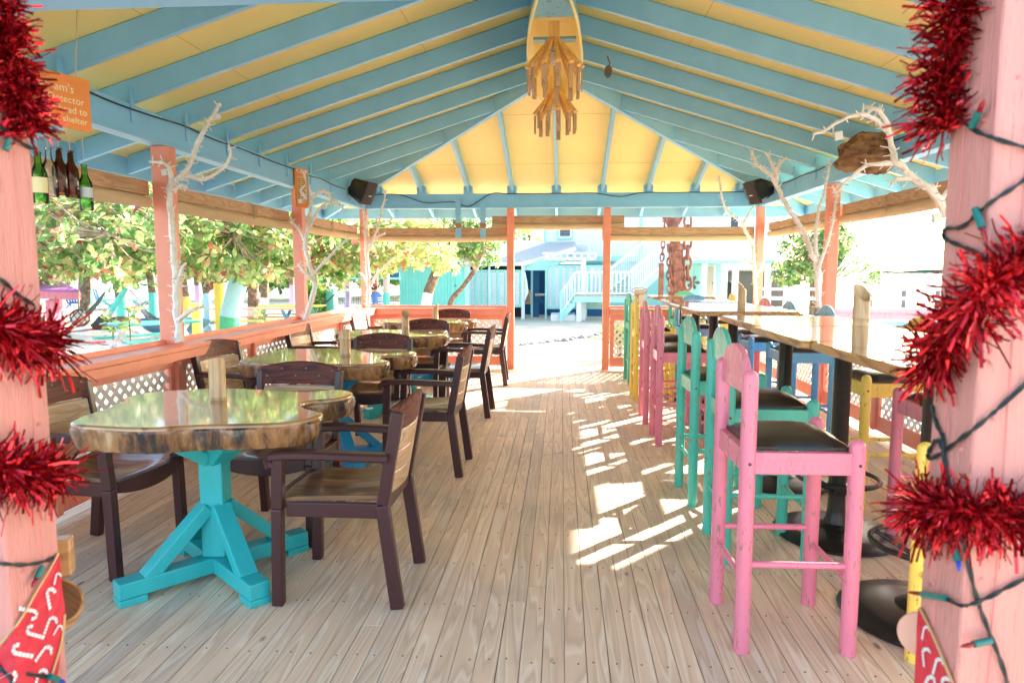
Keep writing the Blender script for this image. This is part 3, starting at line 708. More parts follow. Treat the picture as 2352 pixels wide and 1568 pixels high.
# ------------------------------------------------------------------ entrance columns wrapped in tinsel and lights
CS=.136; RX=.701; LX=-1.06; CY0=1.2; CY1=CY0+CS
def column(x0,x1,label):
    t=thing('entrance_column',label,'column',((x0+x1)/2,CY0+CS/2,0))
    MB().box(x0,x1,CY0,CY1,-.1,2.75).build('shaft',M['coral'],t,world=True,bevel=.006,seg=3)
    MB().box(x0-.012,x1+.012,CY0-.012,CY1+.012,2.751,2.80).build('cap',M['coral'],t,world=True,bevel=.004)
    nl=MB(); rn=random.Random(int(x0*100)); f=x0 if x0>0 else x1; s=-1 if x0>0 else 1
    for k in range(9):
        z=.25+.28*k
        for yy in (CY0+.03,CY1-.03): nl.tube([(f,yy+rn.uniform(-.008,.008),z),(f+s*.0018,yy,z)],.0035,8)
        for xx in (x0+.03,x1-.03): nl.tube([(xx,CY0,z+.06),(xx,CY0-.0018,z+.06)],.0035,8)
    nl.build('nail_head',plain('painted_nail',rgb(206,122,116),.5),t,world=True)
    g=MB(); gx=x0+.052 if x0>0 else x1-.052
    g.tube(smooth_path([V((gx+.004*noise.noise(V((0,0,.9*k))),CY0-.0004,-.05+.2*k)) for k in range(15)],3),.0012,5); gy=CY0+.088
    g.tube(smooth_path([V((f+s*.0004,gy+.004*noise.noise(V((4,0,.9*k))),-.05+.2*k)) for k in range(15)],3),.0012,5); g.build('seam',plain('paint_seam',rgb(212,128,124),.7),t,world=True)
    return t
cr=column(RX,RX+CS,'pink entrance column on the right, wound with tinsel and coloured lights')
cl=column(LX-CS,LX,'pink entrance column on the left, wound with tinsel and a candy cane ribbon')
def colpt(side,u,v,off=.008):
    """nearest visible face of the column hit by a sight line"""
    p=PY(u,v,CY0-off)
    if side=='r':
        if p.x<RX: p=PX(u,v,RX-off)
        if p.y>CY1+.03: p=PY(u,v,CY1+.03)
    else:
        if p.x>LX: p=PX(u,v,LX+off)
        if p.y>CY1+.03: p=PY(u,v,CY1+.03)
    return p
tm,t_,b_=newmat('red_tinsel')
g_=nd(t_,'ShaderNodeNewGeometry'); t_.links.new(ramp(t_,g_.outputs['Random Per Island'],[(0,rgb(104,8,18)),(.5,rgb(186,20,34)),(1,rgb(232,62,68))]),b_.inputs['Base Color'])
b_.inputs['Metallic'].default_value=.8; b_.inputs['Roughness'].default_value=.2
def tinsel(label,path,rad,n,seed,parent=None):
    rn=random.Random(seed); mb=MB(); P=smooth_path(path,8); L=[0]
    for i in range(1,len(P)): L.append(L[-1]+(P[i]-P[i-1]).length)
    def at(s):
        s*=L[-1]; i=1
        while i<len(P)-1 and L[i]<s: i+=1
        f=(s-L[i-1])/max(1e-6,L[i]-L[i-1]); return P[i-1].lerp(P[i],f),(P[i]-P[i-1]).normalized()
    for k in range(int(n*.66)):
        s=rn.random(); c,d=at(s)
        a=d.orthogonal().normalized(); b=d.cross(a); th=rn.random()*2*PI
        e=(a*math.cos(th)+b*math.sin(th)+d*rn.uniform(-.55,.55)).normalized()
        l=rad*rn.uniform(.65,1.3)*(1+.75*noise.noise(V((s*11,seed,0)))); wd=rn.uniform(.0012,.0030)
        sd=e.cross(V((rn.uniform(-1,1),rn.uniform(-1,1),rn.uniform(-1,1)))).normalized()
        bend=V((rn.uniform(-.2,.2),rn.uniform(-.2,.2),rn.uniform(-.3,.1)))*l; tw=rn.uniform(-.9,.9)
        S_=[]; kx=e.cross(sd)
        for q_ in range(5):
            f=q_/4; p_=c+e*(.004+l*f)+bend*(f*f)+kx*((-1)**q_*.0022*(q_>0)); a_=(sd+kx*(tw*1.6*f)).normalized(); S_+=[p_-a_*wd,p_+a_*wd]
        mb.add(S_,[(2*q_,2*q_+1,2*q_+3,2*q_+2) for q_ in range(4)])
    mb.tube(P,.004,6)
    o=mb.build('tinsel_garland',tm); return tag(o,label,'tinsel','red tinsel garlands')
def fp(side,pts,off): return [colpt(side,u,v,off) for u,v in pts]
TO=.022
tinsel('red tinsel hanging down the top of the right column',fp('r',[(2215,-60),(2200,20),(2180,110),(2160,200),(2170,300)],TO),.058,1300,1)
tinsel('red tinsel garland slanting across the middle of the right column',[colpt('r',2420,560,TO),colpt('r',2330,610,TO),colpt('r',2262,668,TO),colpt('r',2215,730,TO),colpt('r',2160,800,TO),V((RX+.0,CY1+.02,PX(2140,850,RX).z))],.060,1700,2)
tinsel('red tinsel garland round the foot of the right column, above the ribbon',[colpt('r',2440,1170,TO),colpt('r',2340,1185,TO),colpt('r',2262,1180,TO),colpt('r',2200,1170,TO),colpt('r',2120,1170,TO),V((RX+.01,CY1+.02,PX(2110,1160,RX).z))],.058,1700,3)
tinsel('red tinsel bunched at the top of the left column',fp('l',[(-40,-60),(0,40),(20,130),(30,200),(60,260),(70,310)],TO),.050,1900,4)
tinsel('red tinsel garland round the middle of the left column',[colpt('l',-110,740,TO),colpt('l',-30,750,TO),colpt('l',40,770,TO),V((LX+.02,CY1+.0,PX(92,790,LX).z))],.06,1500,5)
tinsel('red tinsel garland low on the left column, above the ribbon',[colpt('l',-90,1070,TO),colpt('l',-10,1075,TO),colpt('l',60,1085,TO),V((LX+.02,CY1-.01,PX(110,1090,LX).z))],.058,1500,6)
def light_string(side,label,runs,bulbs):
    t=thing('light_string',label,'string lights',tuple(cr.location if side=='r' else cl.location),0)
    for run in runs:
        mb=MB()
        P=smooth_path(fp(side,run,.006),6)
        for ph in (0,PI):
            Q=[]
            for i,p in enumerate(P):
                d=(P[min(i+1,len(P)-1)]-P[max(i-1,0)]).normalized(); a=d.orthogonal().normalized(); b=d.cross(a); th=i*.8+ph
                Q.append(p+(a*math.cos(th)+b*math.sin(th))*.0022)
            mb.tube(Q,.0022,6)
        mb.build('cable',M['gwire'],t,world=True,smooth=True)
    for (u0,v0,u1,v1,col) in bulbs:
        a=colpt(side,u0,v0,.012); b=colpt(side,u1,v1,.016); d=(b-a); L=d.length; d.normalize()
        s=MB().tube([a,a+d*(L*.56)],.0062,10,True); s.build('socket',M['socket'],t,world=True,smooth=40)
        q=[a+d*(L*f) for f in (.56,.62,.74,.86,.95,1.0)]
        MB().tube(q,.004,8,True,[.0036,.0042,.0042,.0034,.0018,.0005]).build('bulb',M[col],t,world=True,smooth=True)
    return t
light_string('r','dark green string of coloured mini lights winding round the right column',
 [[(2230,-40),(2210,20),(2200,90),(2190,160),(2185,235),(2225,290),(2290,320),(2400,350)],
  [(2400,380),(2330,430),(2262,475),(2210,520),(2172,525),(2168,545),(2195,560),(2262,590),(2330,640)],
  [(2400,840),(2330,905),(2262,965),(2215,1000),(2160,1040),(2136,1052),(2132,1040),(2150,1010),(2165,1030)],
  [(2125,1262),(2150,1250),(2200,1235)],
  [(2165,1000),(2170,1060),(2190,1160),(2215,1250),(2240,1360),(2268,1440),(2300,1520),(2320,1590)],
  [(2110,1362),(2160,1368),(2210,1390),(2262,1375),(2330,1340),(2400,1310)],
  [(2140,930),(2150,970),(2165,1000)]],
 [(2232,292,2262,228,'bulbred'),(2240,480,2268,560,'bulbred'),(2170,1372,2082,1358,'bulbred'),(2196,1258,2204,1312,'bulbblue'),(2275,1470,2205,1485,'bulbred'),
  (2330,640,2345,575,'bulbred'),(2300,610,2328,668,'bulbblue')])
light_string('l','dark green string of coloured mini lights winding round the left column',
 [[(-60,250),(0,290),(35,320),(80,345)],[(-60,605),(0,640),(40,675),(78,700)],[(-70,1290),(0,1294),(60,1296),(112,1286),(122,1277)],[(-70,1530),(0,1540),(70,1548),(120,1556),(150,1572)],[(-60,1500),(0,1530),(30,1570)]],
 [(14,345,28,305,'bulbred'),(98,1300,72,1350,'bulbred'),(112,1552,150,1566,'bulbblue')])
# candy cane ribbons
rib=paint('red_ribbon',rgb(206,44,58),.6,.06,scale=(30,30,30),bump=.15)
def ribbon(side,label,poly,canes,braid):
    t=thing('candy_cane_ribbon',label,'ribbon',tuple(cr.location if side=='r' else cl.location),0)
    mb=MB(); ex=V((-.0015,0,0)) if side=='r' else V((.0015,0,0))
    la=smooth_path([V((u,v,0)) for u,v in poly[0]],8); lb=smooth_path([V((u,v,0)) for u,v in poly[1]],8); N=max(len(la),len(lb)); g=lambda L,f:L[min(len(L)-1,int(f*(len(L)-1)))].lerp(L[min(len(L)-1,int(f*(len(L)-1))+1)],f*(len(L)-1)-int(f*(len(L)-1)))
    for i in range(N):
        for j in range(25):
            q=g(la,i/(N-1)).lerp(g(lb,i/(N-1)),j/24); mb.v.append(tuple(colpt(side,q.x,q.y,.0035+.0012*math.sin(j*.9+i*.35))))
    mb.f=[(i*25+j,i*25+j+1,(i+1)*25+j+1,(i+1)*25+j) for i in range(N-1) for j in range(24)]; mb.mi=[0]*len(mb.f); fb=mb.build('fabric',rib,t,world=True,smooth=60); sm_=fb.modifiers.new('solid','SOLIDIFY'); sm_.thickness=.0012
    cn=None
    def dash(cn,a,b,w):
        p=colpt(side,*a,.0066); q=colpt(side,*b,.0066); d=(q-p); n=V((1,0,0)); s=d.normalized().cross(n).normalized()*w
        cn.prism([p-s,p+s,q+s*.9,q-s*.9],ex*.5)
    for (cx,cy,an,sc) in canes:
        cn=MB()
        pa=[(0,40-2*i) for i in range(21)]+[(11-11*math.cos(R(q)),-2-11*math.sin(R(q))) for q in range(10,201,10)]
        ca,sa=math.cos(R(an)),math.sin(R(an))
        for i in range(0,len(pa)-4,5):
          for w_ in range(4):
            a=pa[i+w_];b=pa[i+w_+1]; f=lambda p:(cx+sc*(p[0]*ca-p[1]*sa),cy+sc*(p[0]*sa+p[1]*ca))
            dash(cn,f(a),f(b),.0046*sc)
        cn.build('candy_cane_print',M['tag'],fb,world=True)
    for seg in braid: MB().tube(smooth_path(fp(side,seg,.007),6),.0028,6).build('gold_braid',plain('gold_braid',rgb(190,150,96),.5,.3) if 'braid' not in M else M['braid'],t,world=True)
M['braid']=plain('gold_braid',rgb(196,158,104),.5,.2)
ribbon('l','red ribbon printed with white candy canes on the left column',([(134,1270),(118,1300),(85,1355),(45,1425),(0,1480),(-90,1525)],[(135,1272),(142,1340),(149,1410),(140,1480),(105,1590),(-90,1650)]),
 [(128,1322,10,.5),(108,1365,-12,.85),(75,1402,100,.8),(112,1425,20,.8),(70,1455,-75,.8),(100,1490,35,.85),(40,1500,-80,.9),(90,1545,20,.8),(20,1545,60,.9),(132,1440,30,.5)],
 [[(134,1270),(118,1300),(85,1355),(45,1425),(0,1480)],[(149,1410),(140,1480),(105,1590)]])
ribbon('r','red ribbon printed with white candy canes on the right column',([(2112,1395),(2135,1440),(2165,1510),(2200,1600)],[(2110,1396),(2106,1450),(2103,1530),(2100,1600)]),
 [(2122,1445,10,.55),(2120,1500,-5,.75),(2150,1520,15,.7),(2130,1560,25,.8),(2165,1570,-20,.8)],[[(2112,1395),(2135,1440),(2165,1510),(2200,1600)]])
# wooden ornaments hung behind the columns
wo=thing('wooden_ornament','round wood slice with a small wooden block, hung behind the left column','ornament',(-1.16,1.42,.6))
c0=PY(118,1392,1.42); n=V((.55,-.35,.75)).normalized(); a=n.orthogonal().normalized(); b2=n.cross(a)
mb=MB(); mb.tube_rings([[c0+n*z+(a*math.cos(2*PI*k/28)+b2*math.sin(2*PI*k/28))*rr for k in range(28)] for z,rr in ((-.022,.060),(-.018,.063),(.014,.063),(.018,.061))]); mb.build('wood_slice',M['edge'],wo,world=True,smooth=40)
mb=MB(); mb.tube_rings([[c0+n*z+(a*math.cos(2*PI*k/28)+b2*math.sin(2*PI*k/28))*rr for k in range(28)] for z,rr in ((.0183,.056),(.0195,.055))]); mb.build('stained_face',woodm('stained_slice',rgb(120,72,36),rgb(88,50,24),(8,40,8),8,.4,.2,False),wo,world=True)
p=PY(132,1278,1.44); MB().obox(p,V((.028,.012,0)),V((-.008,.018,0)),V((0,0,.044))).build('block',M['edge'],wo,world=True,bevel=.004)
p2=PY(118,1236,1.44); MB().tube([p+V((0,0,.045)),p2+V((-.01,0,.05))],.003,6).build('cord',M['twine'],wo,world=True)
wo=thing('wood_slice','pale round wood slice hung behind the right column, beside the yellow stool leg','ornament',(.78,1.4,.6))
c0=PY(2116,1455,1.40); n=V((-.6,-.75,.25)).normalized(); a=n.orthogonal().normalized(); b2=n.cross(a)
mb=MB(); mb.tube_rings([[c0+n*z+(a*math.cos(2*PI*k/28)+b2*math.sin(2*PI*k/28))*rr for k in range(28)] for z,rr in ((-.012,.041),(-.01,.043),(.009,.043),(.012,.041))]); mb.build('slice',plain('pale_wood',rgb(222,168,140),.6),wo,world=True,smooth=40)  # pink light falling on the slice is mixed into its wood colour
MB().tube([c0+V((.02,0,.03)),c0+V((.03,.0,.12))],.002,6).build('cord',M['twine'],wo,world=True)
# ------------------------------------------------------------------ hanging sign with bottles
pr=V((-2.127,3.05,0)); dl=V((-.07,-.19,0)).normalized(); nrm=V((-dl.y,dl.x,0))   # faces the aisle
if nrm.x<0: nrm=-nrm
SL_=.34; zt,zb_=2.25,2.022
hs=thing('hanging_sign','orange hand lettered board hung from the ceiling, with bottles strung beneath it','sign',tuple(pr+dl*(SL_/2)+V((0,0,zb_))))
mb=MB(); mb.obox(pr+dl*(SL_/2)+V((0,0,(zt+zb_)/2)),dl*(SL_/2),nrm*.006,V((0,0,(zt-zb_)/2))); mb.build('board',M['orange'],hs,world=True,bevel=.003)
def onboard(s,z): return pr+dl*s+nrm*.0065+V((0,0,z))
inv=Matrix.Translation(hs.location).inverted()
xa=-dl; za=V((0,0,1)); ya=xa.cross(za)
def line(txt,send,z,size,sp=1.0):
    # right aligned: the last letter ends 'send' metres from the right edge
    mt=Matrix(((xa.x,0,-ya.x,0),(xa.y,0,-ya.y,0),(0,1,0,0),(0,0,0,1)))
    o=textmesh('lettering',txt,size,M['letters'],hs,Matrix.Identity(4),.0006,.0,sp)
    wd=max(v.co.x for v in o.data.vertices)
    org=onboard(send+wd,z)
    o.data.transform(inv@Matrix.Translation(org)@mt); return o
line("Grah am's",.075,2.165,.05); line("Hurricane Detector",.03,2.122,.043); line("bottles head to",.02,2.08,.042); line("Canyon for shelter",.02,2.04,.04)
for s in (.06,.28):
    q=onboard(s,zt-.01)-nrm*.006; top=V((q.x+.02*(1 if s<.1 else 0),q.y+.05,zb(q.x,q.y+.05)+RD))
    MB().tube([q+V((0,0,0)),top],.0022,5).build('hanging_cord',M['twine'],hs,world=True)
glass={}
for nm,col in (('green',(.60,.90,.48,1)),('clear',(.95,.96,.95,1)),('brown',(.60,.36,.18,1))):
    m,t,b=newmat('glass_'+nm); tr=nd(t,'ShaderNodeBsdfTransparent'); tr.inputs[0].default_value=col; gl=nd(t,'ShaderNodeBsdfGlossy'); gl.inputs['Roughness'].default_value=.06; fr_=nd(t,'ShaderNodeFresnel'); fr_.inputs[0].default_value=1.45; ms=nd(t,'ShaderNodeMixShader'); t.links.new(fr_.outputs[0],ms.inputs[0]); t.links.new(tr.outputs[0],ms.inputs[1]); t.links.new(gl.outputs[0],ms.inputs[2]); t.links.new(ms.outputs[0],t.nodes['Material Output'].inputs[0]); glass[nm]=m
def bottle(s,kind,ztop,h,label,cat='bottle',lab=None,tilt=0):
    c=pr+dl*s; t=thing('bottle',label,'bottle',(c.x,c.y,ztop-h),R(tilt),'bottles strung under the orange sign')
    r=h*.145
    pf=[(r*.85,0),(r,.006),(r,h*.55),(r*.93,h*.62),(r*.55,h*.73),(r*.42,h*.8),(r*.38,h*.96),(r*.48,h*.965),(r*.48,h*.99),(r*.40,h)]
    inn=[(r*.34,h),(r*.32,h*.8),(r*.46,h*.725),(r*.84,h*.62),(r*.9,h*.55),(r*.9,.012)]
    MB().lathe(pf+inn,20).build('glass',glass[kind],t,smooth=40)
    if lab:
        mb=MB(); n=14; R1=r*1.012
        lo,hi=lab[0]*h,lab[1]*h
        ring0=[V((R1*math.cos(-2.3+2.6*k/n),R1*math.sin(-2.3+2.6*k/n),lo)) for k in range(n+1)]; ring1=[p+V((0,0,hi-lo)) for p in ring0]
        mb.add(ring0+ring1,[(k,k+1,n+2+k,n+1+k) for k in range(n)]); mb.build('paper_label',lab[2],t)
    MB().tube([(0,0,h*.97),(0,0,zb_-(ztop-h)+.004)],.0016,5).build('string',M['twine'],t)
    return t
lw=plain('cream_label',rgb(232,220,170),.6)
bottle(.045,'green',1.875,.205,'green glass bottle with a round emblem label, rightmost under the orange sign',lab=(.28,.5,plain('grey_label',rgb(190,196,196),.6)))
bottle(.105,'brown',1.925,.205,'brown glass bottle under the orange sign, nearer the green emblem bottle')
bottle(.155,'brown',1.93,.205,'brown glass bottle under the orange sign, beside the clear bottle')
bottle(.20,'clear',1.925,.21,'clear glass bottle under the orange sign')
bottle(.245,'green',1.9,.215,'green glass bottle with a cream label, next to the left column',lab=(.2,.5,lw))
# ------------------------------------------------------------------ white branches fixed to the posts
def branch(label,lines,Y,r0,seed,boxes=(),dy=.0):
    rn=random.Random(seed); u0,v0=lines[0][0]; base=PY(u0,v0,Y)
    t=thing('white_branch',label,'branch',tuple(base),0,'whitewashed branches on the posts')
    mb=MB(); tw=MB(); r0*=1.22
    for li,ln in enumerate(lines):
        n=len(ln); k=r0 if li==0 else r0*.62
        P=smooth_path([PY(u,v,Y+dy*rn.uniform(-1,1)+ (0 if i==0 else rn.uniform(-.05,.05))) for i,(u,v) in enumerate(ln)],5); N=len(P)
        rad=[k*(1-.62*i/N)*(1+.3*noise.noise(P[i]*28)) for i in range(N)]
        P=[p+V((noise.noise(p*14+V((9,0,0))),0,noise.noise(p*14)))*.012 for p in P]
        mb.tube(P,k,8,True,rad)
        L=sum((P[i+1]-P[i]).length for i in range(N-1))
        for _ in range(int(L/.026)):
            i=rn.randrange(N-1); d=(P[i+1]-P[i]).normalized(); a=d.orthogonal().normalized(); q=Matrix.Rotation(rn.random()*6.28,3,d)@a
            q=(q+d*rn.uniform(-.2,.9)).normalized(); l=rn.uniform(.022,.05)
            mb.tube([P[i],P[i]+q*(rad[i]+l*.5),P[i]+q*(rad[i]+l)],.003,5,True,[.005,.0042,.0034])
    mb.build('limb',M['twig'],t,world=True,smooth=True)
    for u,v,s in boxes:
        c=PY(u,v,Y-.03); MB().obox(c,V((s,0,s*.2)),V((0,.012,0)),V((-s*.2,0,s*1.1))).build('battery_box',M['tag'],t,world=True,bevel=.004)
    return t
branch('white branch with fairy lights on the first left post',[[(413,785),(408,720),(405,660),(401,600),(396,540),(391,480),(390,440),(400,415),(425,395),(442,360),(462,312),(482,275),(505,240)],
 [(415,405),(445,405),(470,414),(500,397),(522,378),(531,352),(526,335)],[(392,432),(390,400),(384,380),(366,374),(344,372)],[(411,735),(440,712),(470,706)],[(408,655),(416,622),(430,603)],[(400,440),(415,428),(430,432)]],4.66,.024,1,[(500,268,.014),(378,396,.018)])
branch('white branch with fairy lights on the second left post',[[(700,733),(712,700),(722,660),(717,630),(706,590),(701,560),(707,520),(712,490),(713,450),(702,410),(692,390)],
 [(710,520),(725,495),(745,470),(770,460),(790,482)],[(713,458),(735,440),(755,446),(763,472)],[(703,562),(690,530),(672,512),(668,497)],[(717,642),(697,622),(685,606)],[(716,632),(745,602),(775,570),(800,546)],[(706,455),(690,440),(700,425)]],7.14,.026,2,[(690,462,.02),(745,474,.022)])
branch('white branch with fairy lights on the far left corner post',[[(844,704),(847,660),(843,600),(840,540),(838,505),(834,470),(838,430)],[(842,582),(855,555),(868,520),(880,470),(886,435)],[(845,652),(832,632),(824,626)],[(848,660),(870,625),(905,592)],[(842,562),(862,545),(886,536)]],9.58,.03,3,[(826,449,.03)])
branch('thin white branch on the far right corner post',[[(1736,700),(1733,640),(1731,590),(1726,558),(1712,530),(1704,512),(1668,482),(1656,440),(1651,405)],[(1706,512),(1722,490),(1735,466)],[(1730,610),(1704,592),(1678,575)],[(1732,640),(1748,615),(1752,604)]],9.6,.024,4)
branch('white branch reaching to the rafters beside the right post',[[(1880,705),(1878,650),(1876,610),(1862,580),(1850,545),(1830,508),(1806,470),(1786,430),(1770,402),(1746,385),(1731,362),(1727,345)],
 [(1786,432),(1780,392),(1766,362),(1757,350)],[(1778,400),(1790,376),(1806,362)],[(1878,622),(1895,572),(1909,530),(1918,480),(1920,450),(1914,428)],[(1876,602),(1873,545),(1880,485),(1890,452),(1901,402),(1908,366)]],6.98,.026,5)
branch('large white branch arching out from behind the right tinsel column',[[(2172,500),(2160,465),(2138,438),(2100,413),(2072,385),(2055,368),(2046,330),(2036,282),(2014,254),(1990,247)],
 [(2038,302),(2012,276),(1980,265),(1942,270),(1895,300),(1868,310)],[(2056,374),(2022,374),(1982,386),(1950,412),(1925,442)],[(2092,411),(2062,411),(2046,425)],[(2158,462),(2150,440),(2142,425),(2128,424)],[(2160,465),(2178,435)]],4.5,.023,6,[(1926,312,.023),(2152,500,.026)])
# ------------------------------------------------------------------ speakers
def speaker(label,u,v,Y,sg):
    c=PY(u,v,Y); t=thing('loudspeaker',label,'loudspeaker',tuple(c),0,'black loudspeakers on the beam corners')
    fx=V((.86*sg,-.30,-.42)).normalized(); rt=fx.cross(V((0,0,1))).normalized(); up=rt.cross(fx)
    # body tapers to the back
    def ring(d,w,h): return [c+fx*d+rt*(w*a)+up*(h*b) for a,b in ((-1,-.7),(-.75,-1),(.75,-1),(1,-.7),(1,.7),(.75,1),(-.75,1),(-1,.7))]
    MB().tube_rings([ring(-.19,.07,.08),ring(-.15,.1,.115),ring(.05,.125,.15),ring(.075,.128,.152)]).build('cabinet',M['speaker'],t,world=True,smooth=30)
    gr=MB(); 
    for k in range(15):
        h=-.135+.27*k/14; gr.obox(c+fx*(.09+.012*(1-(h/.14)**2))+up*h,rt*(.118),fx*.008,up*.0045)
    gr.build('grille',plain('grille_brown',rgb(74,60,54),.5,.3),t,world=True)
    MB().obox(c+fx*.0765,rt*.124,fx*.003,up*.148).build('baffle',M['speaker'],t,world=True)
    MB().obox(c+fx*.113+up*-.02,rt*.03,fx*.002,up*.006).build('badge',M['tag'],t,world=True)
    br=MB(); q=c-fx*.12-up*.02
    br.bar(q,q-fx*.12+V((0,.06,-.03)),.05,.03); br.bar(q-fx*.1,V((c.x-sg*.28,c.y+.12,ZP-.1)),.045,.03); br.build('bracket',M['speaker'],t,world=True,bevel=.004)
    MB().tube(smooth_path([c-fx*.19+up*.02,c-fx*.26+up*.08,V((c.x-sg*.3,c.y,ZP-.03))]),.006,6).build('cable',M['wire'],t,world=True)
speaker('black loudspeaker under the left end of the far hip rafter',836,440,9.0,1)
speaker('black loudspeaker under the right end of the far hip rafter',1740,438,9.1,-1)
# ------------------------------------------------------------------ driftwood, menu plaque, paddles, pulley, cables
def lump(fn,nu,nv):
    mb=MB(); mb.v=[tuple(fn(i/nu,j/nv)) for j in range(nv+1) for i in range(nu)]
    mb.f=[(j*nu+i,j*nu+(i+1)%nu,(j+1)*nu+(i+1)%nu,(j+1)*nu+i) for j in range(nv) for i in range(nu)]
    mb.f+=[tuple(range(nu))[::-1],tuple(nv*nu+i for i in range(nu))]; mb.mi=[0]*len(mb.f); return mb
dc=PY(1992,362,6.05)
def dw(a,s):
    th=2*PI*a; h=.03+.155*math.sin(PI*min(1,.18+.70*s))**.8*(.62+.5*s)
    x=-.225+.45*s; p=V((x,.10*math.cos(th)*h/.18,h*math.sin(th)+.05*s+.02*math.sin(5*s)))
    n=noise.noise(V((x*7,math.cos(th)*1.4,math.sin(th)*1.4)))*.045+noise.noise(V((x*22,math.cos(th)*5,math.sin(th)*5)))*.016+noise.noise(V((x*6,math.cos(th)*14,math.sin(th)*14)))*.008
    d=V((0,math.cos(th),math.sin(th))); return dc+p+d*n+V((.02*math.sin(th*3),0,0))
o=lump(dw,72,46).build('driftwood',M['drift'],smooth=True); tag(o,'brown chunk of driftwood fixed on the right beam behind the arching white branch','driftwood')
mp=thing('menu_plaque','orange brown wooden plaque with a printed sheet, on the second left post','plaque',(-2.77,7.2,2.1))
ux=V((.60,.80,0)); nx_=V((.80,-.60,0)); pc=PY(691,432,7.2)
MB().obox(pc,ux*.078,nx_*.014,V((0,0,.205))).build('board',M['orange'],mp,world=True,bevel=.005)
MB().obox(pc+nx_*.0155+V((0,0,-.02)),ux*.055,nx_*.001,V((0,0,.14))).build('printed_sheet',plain('parchment',rgb(226,176,112),.7),mp,world=True)
mb=MB(); rn=random.Random(5)
for k in range(11):
    z=.095-.021*k
    for a,b in ((-.048,-.008),(.0,.044)):
        mb.obox(pc+nx_*.0168+ux*((a+b)/2)+V((0,0,z)),ux*((b-a)/2*rn.uniform(.6,1)),nx_*.0004,V((0,0,.003)))
mb.build('print_lines',plain('ink',rgb(120,86,60),.7),mp,world=True)
mb=MB()
for a in (-.05,0,.05): 
    q=pc+nx_*.0145+ux*a+V((0,0,.175)); mb.tube([q,q+nx_*.004],.014,14)
mb.build('shell_disc',M['tag'],mp,world=True)
rp=[PY(706,400,7.05)+V((0,0,0)),PY(707,440,7.05),PY(708,472,7.05)]; MB().tube(rp,.012,8).build('rope',M['twine'],mp,world=True)
for u,l in ((1052,'blue paddle shaped board with a brown band, farther from the doorway'),(1109,'blue paddle shaped board with a brown band, nearer the doorway')):
    t=thing('wooden_paddle',l,'paddle',tuple(PY(u,550,YF-.075)),0); p=PY(u,460,YF-.075); q=PY(u,547,YF-.075); w_=.038
    P=[(p.x-w_,p.z),(p.x+w_,p.z)]+[(p.x+w_*math.cos(a),q.z+w_*.75*(1-math.sin(-a))-w_*.75) for a in [0]]
    pts=[V((p.x-w_,p.y,p.z)),V((p.x+w_,p.y,p.z)),V((p.x+w_,p.y,q.z+.02))]+[V((p.x+w_*math.cos(a),p.y,q.z+.02-.03*math.sin(a))) for a in [PI*k/8 for k in range(1,8)]]+[V((p.x-w_,p.y,q.z+.02))]
    MB().prism(pts,(0,.018,0)).build('blade',M['blue'],t,world=True)
    zz=PY(u,518,YF-.075).z; MB().box(p.x-w_-.002,p.x+w_+.002,p.y-.003,p.y+.021,zz-.035,zz+.035).build('worn_band',plain('worn_wood',rgb(176,112,72),.7) if 'wb' not in M else M['wb'],t,world=True)
pu=thing('pulley','small grey pulley block hooked under a right hand rafter','pulley',tuple(PY(1397,165,5.2)),0); c=V(pu.location)
mb=MB()
for s in (-1,1): mb.tube_rings([[c+V((.028*math.cos(2*PI*k/18),s*.012+d,.042*math.sin(2*PI*k/18))) for k in range(18)] for d in (-.003,.003)])
mb.build('cheek',M['steel'],pu,world=True); MB().tube([c+V((0,0,.03)),c+V((.012,0,.06)),c+V((0,0,.085)),c+V((-.006,0,.11))],.005,6).build('hook',M['steel'],pu,world=True)
mb=MB().tube([c+V((0,-.008,0)),c+V((0,.008,0))],.024,14); mb.build('sheave',M['speaker'],pu,world=True)
rn=random.Random(8)
def cable(label,pts,r=.006):
    t=MB().tube(smooth_path(pts,5),r,6).build('cable',M['wire'],smooth=True); return tag(t,label,'cable')
cable('black cable clipped along the top of the left beam',[V((XL+.066+.006*(i%2),2.5+.42*i,ZP-.03+rn.uniform(-.012,.012))) for i in range(16)])
cable('black cable clipped along the top of the right beam',[V((XR-.066-.006*(i%2),3.4+.42*i,ZP-.03+rn.uniform(-.012,.012))) for i in range(14)])
cable('black cable sagging along the far beam, left half',[V((x,YF-.066,ZP-.01-(.11 if abs(x+1.6)<.4 else .0)-(.06 if abs(x+1.25)<.2 else 0))) for x in (-2.7,-2.3,-1.95,-1.7,-1.5,-1.3,-1.0,-.75,-.4,.1)])
cable('black cable sagging along the far beam, right half',[V((x,YF-.066,ZP-.01-(.05 if .6<x<1.1 else 0))) for x in (.1,.45,.8,1.1,1.5,1.9,2.5)])
# ------------------------------------------------------------------ canoe and bamboo lamps
cn=thing('canoe','blue canoe with a yellow inside, hung upside down under the ridge','canoe',(XC,5.3,2.95))
CY_A,CY_B=4.02,6.95
def csec(y):
    s=(y-CY_A)/(CY_B-CY_A); k=math.sin(PI*min(1,max(0,s)))**.45
    w_=.205*k*(1.0 if s>.2 else .9+.1*s/.2); gz=2.93+ .10*max(0,.28-s)/.28 + .06*max(0,s-.8)/.2
    top=3.235-.05*(1-k)
    return w_,gz,top
outer=[];inner=[]
for i in range(33):
    y=CY_A+(CY_B-CY_A)*i/32; w_,gz,top=csec(y); w_=max(w_,.006); r=[];q=[]
    for k in range(17):
        a=PI*k/16; r.append(V((XC+w_*math.cos(a)*(1-.10*math.sin(a)),y,gz+(top-gz)*math.sin(a)**.75)))
        wi=max(w_-.014,.002); q.append(V((XC+wi*math.cos(a)*(1-.10*math.sin(a)),y,gz+(top-.016-gz)*math.sin(a)**.75)))
    outer.append(r); inner.append(q)
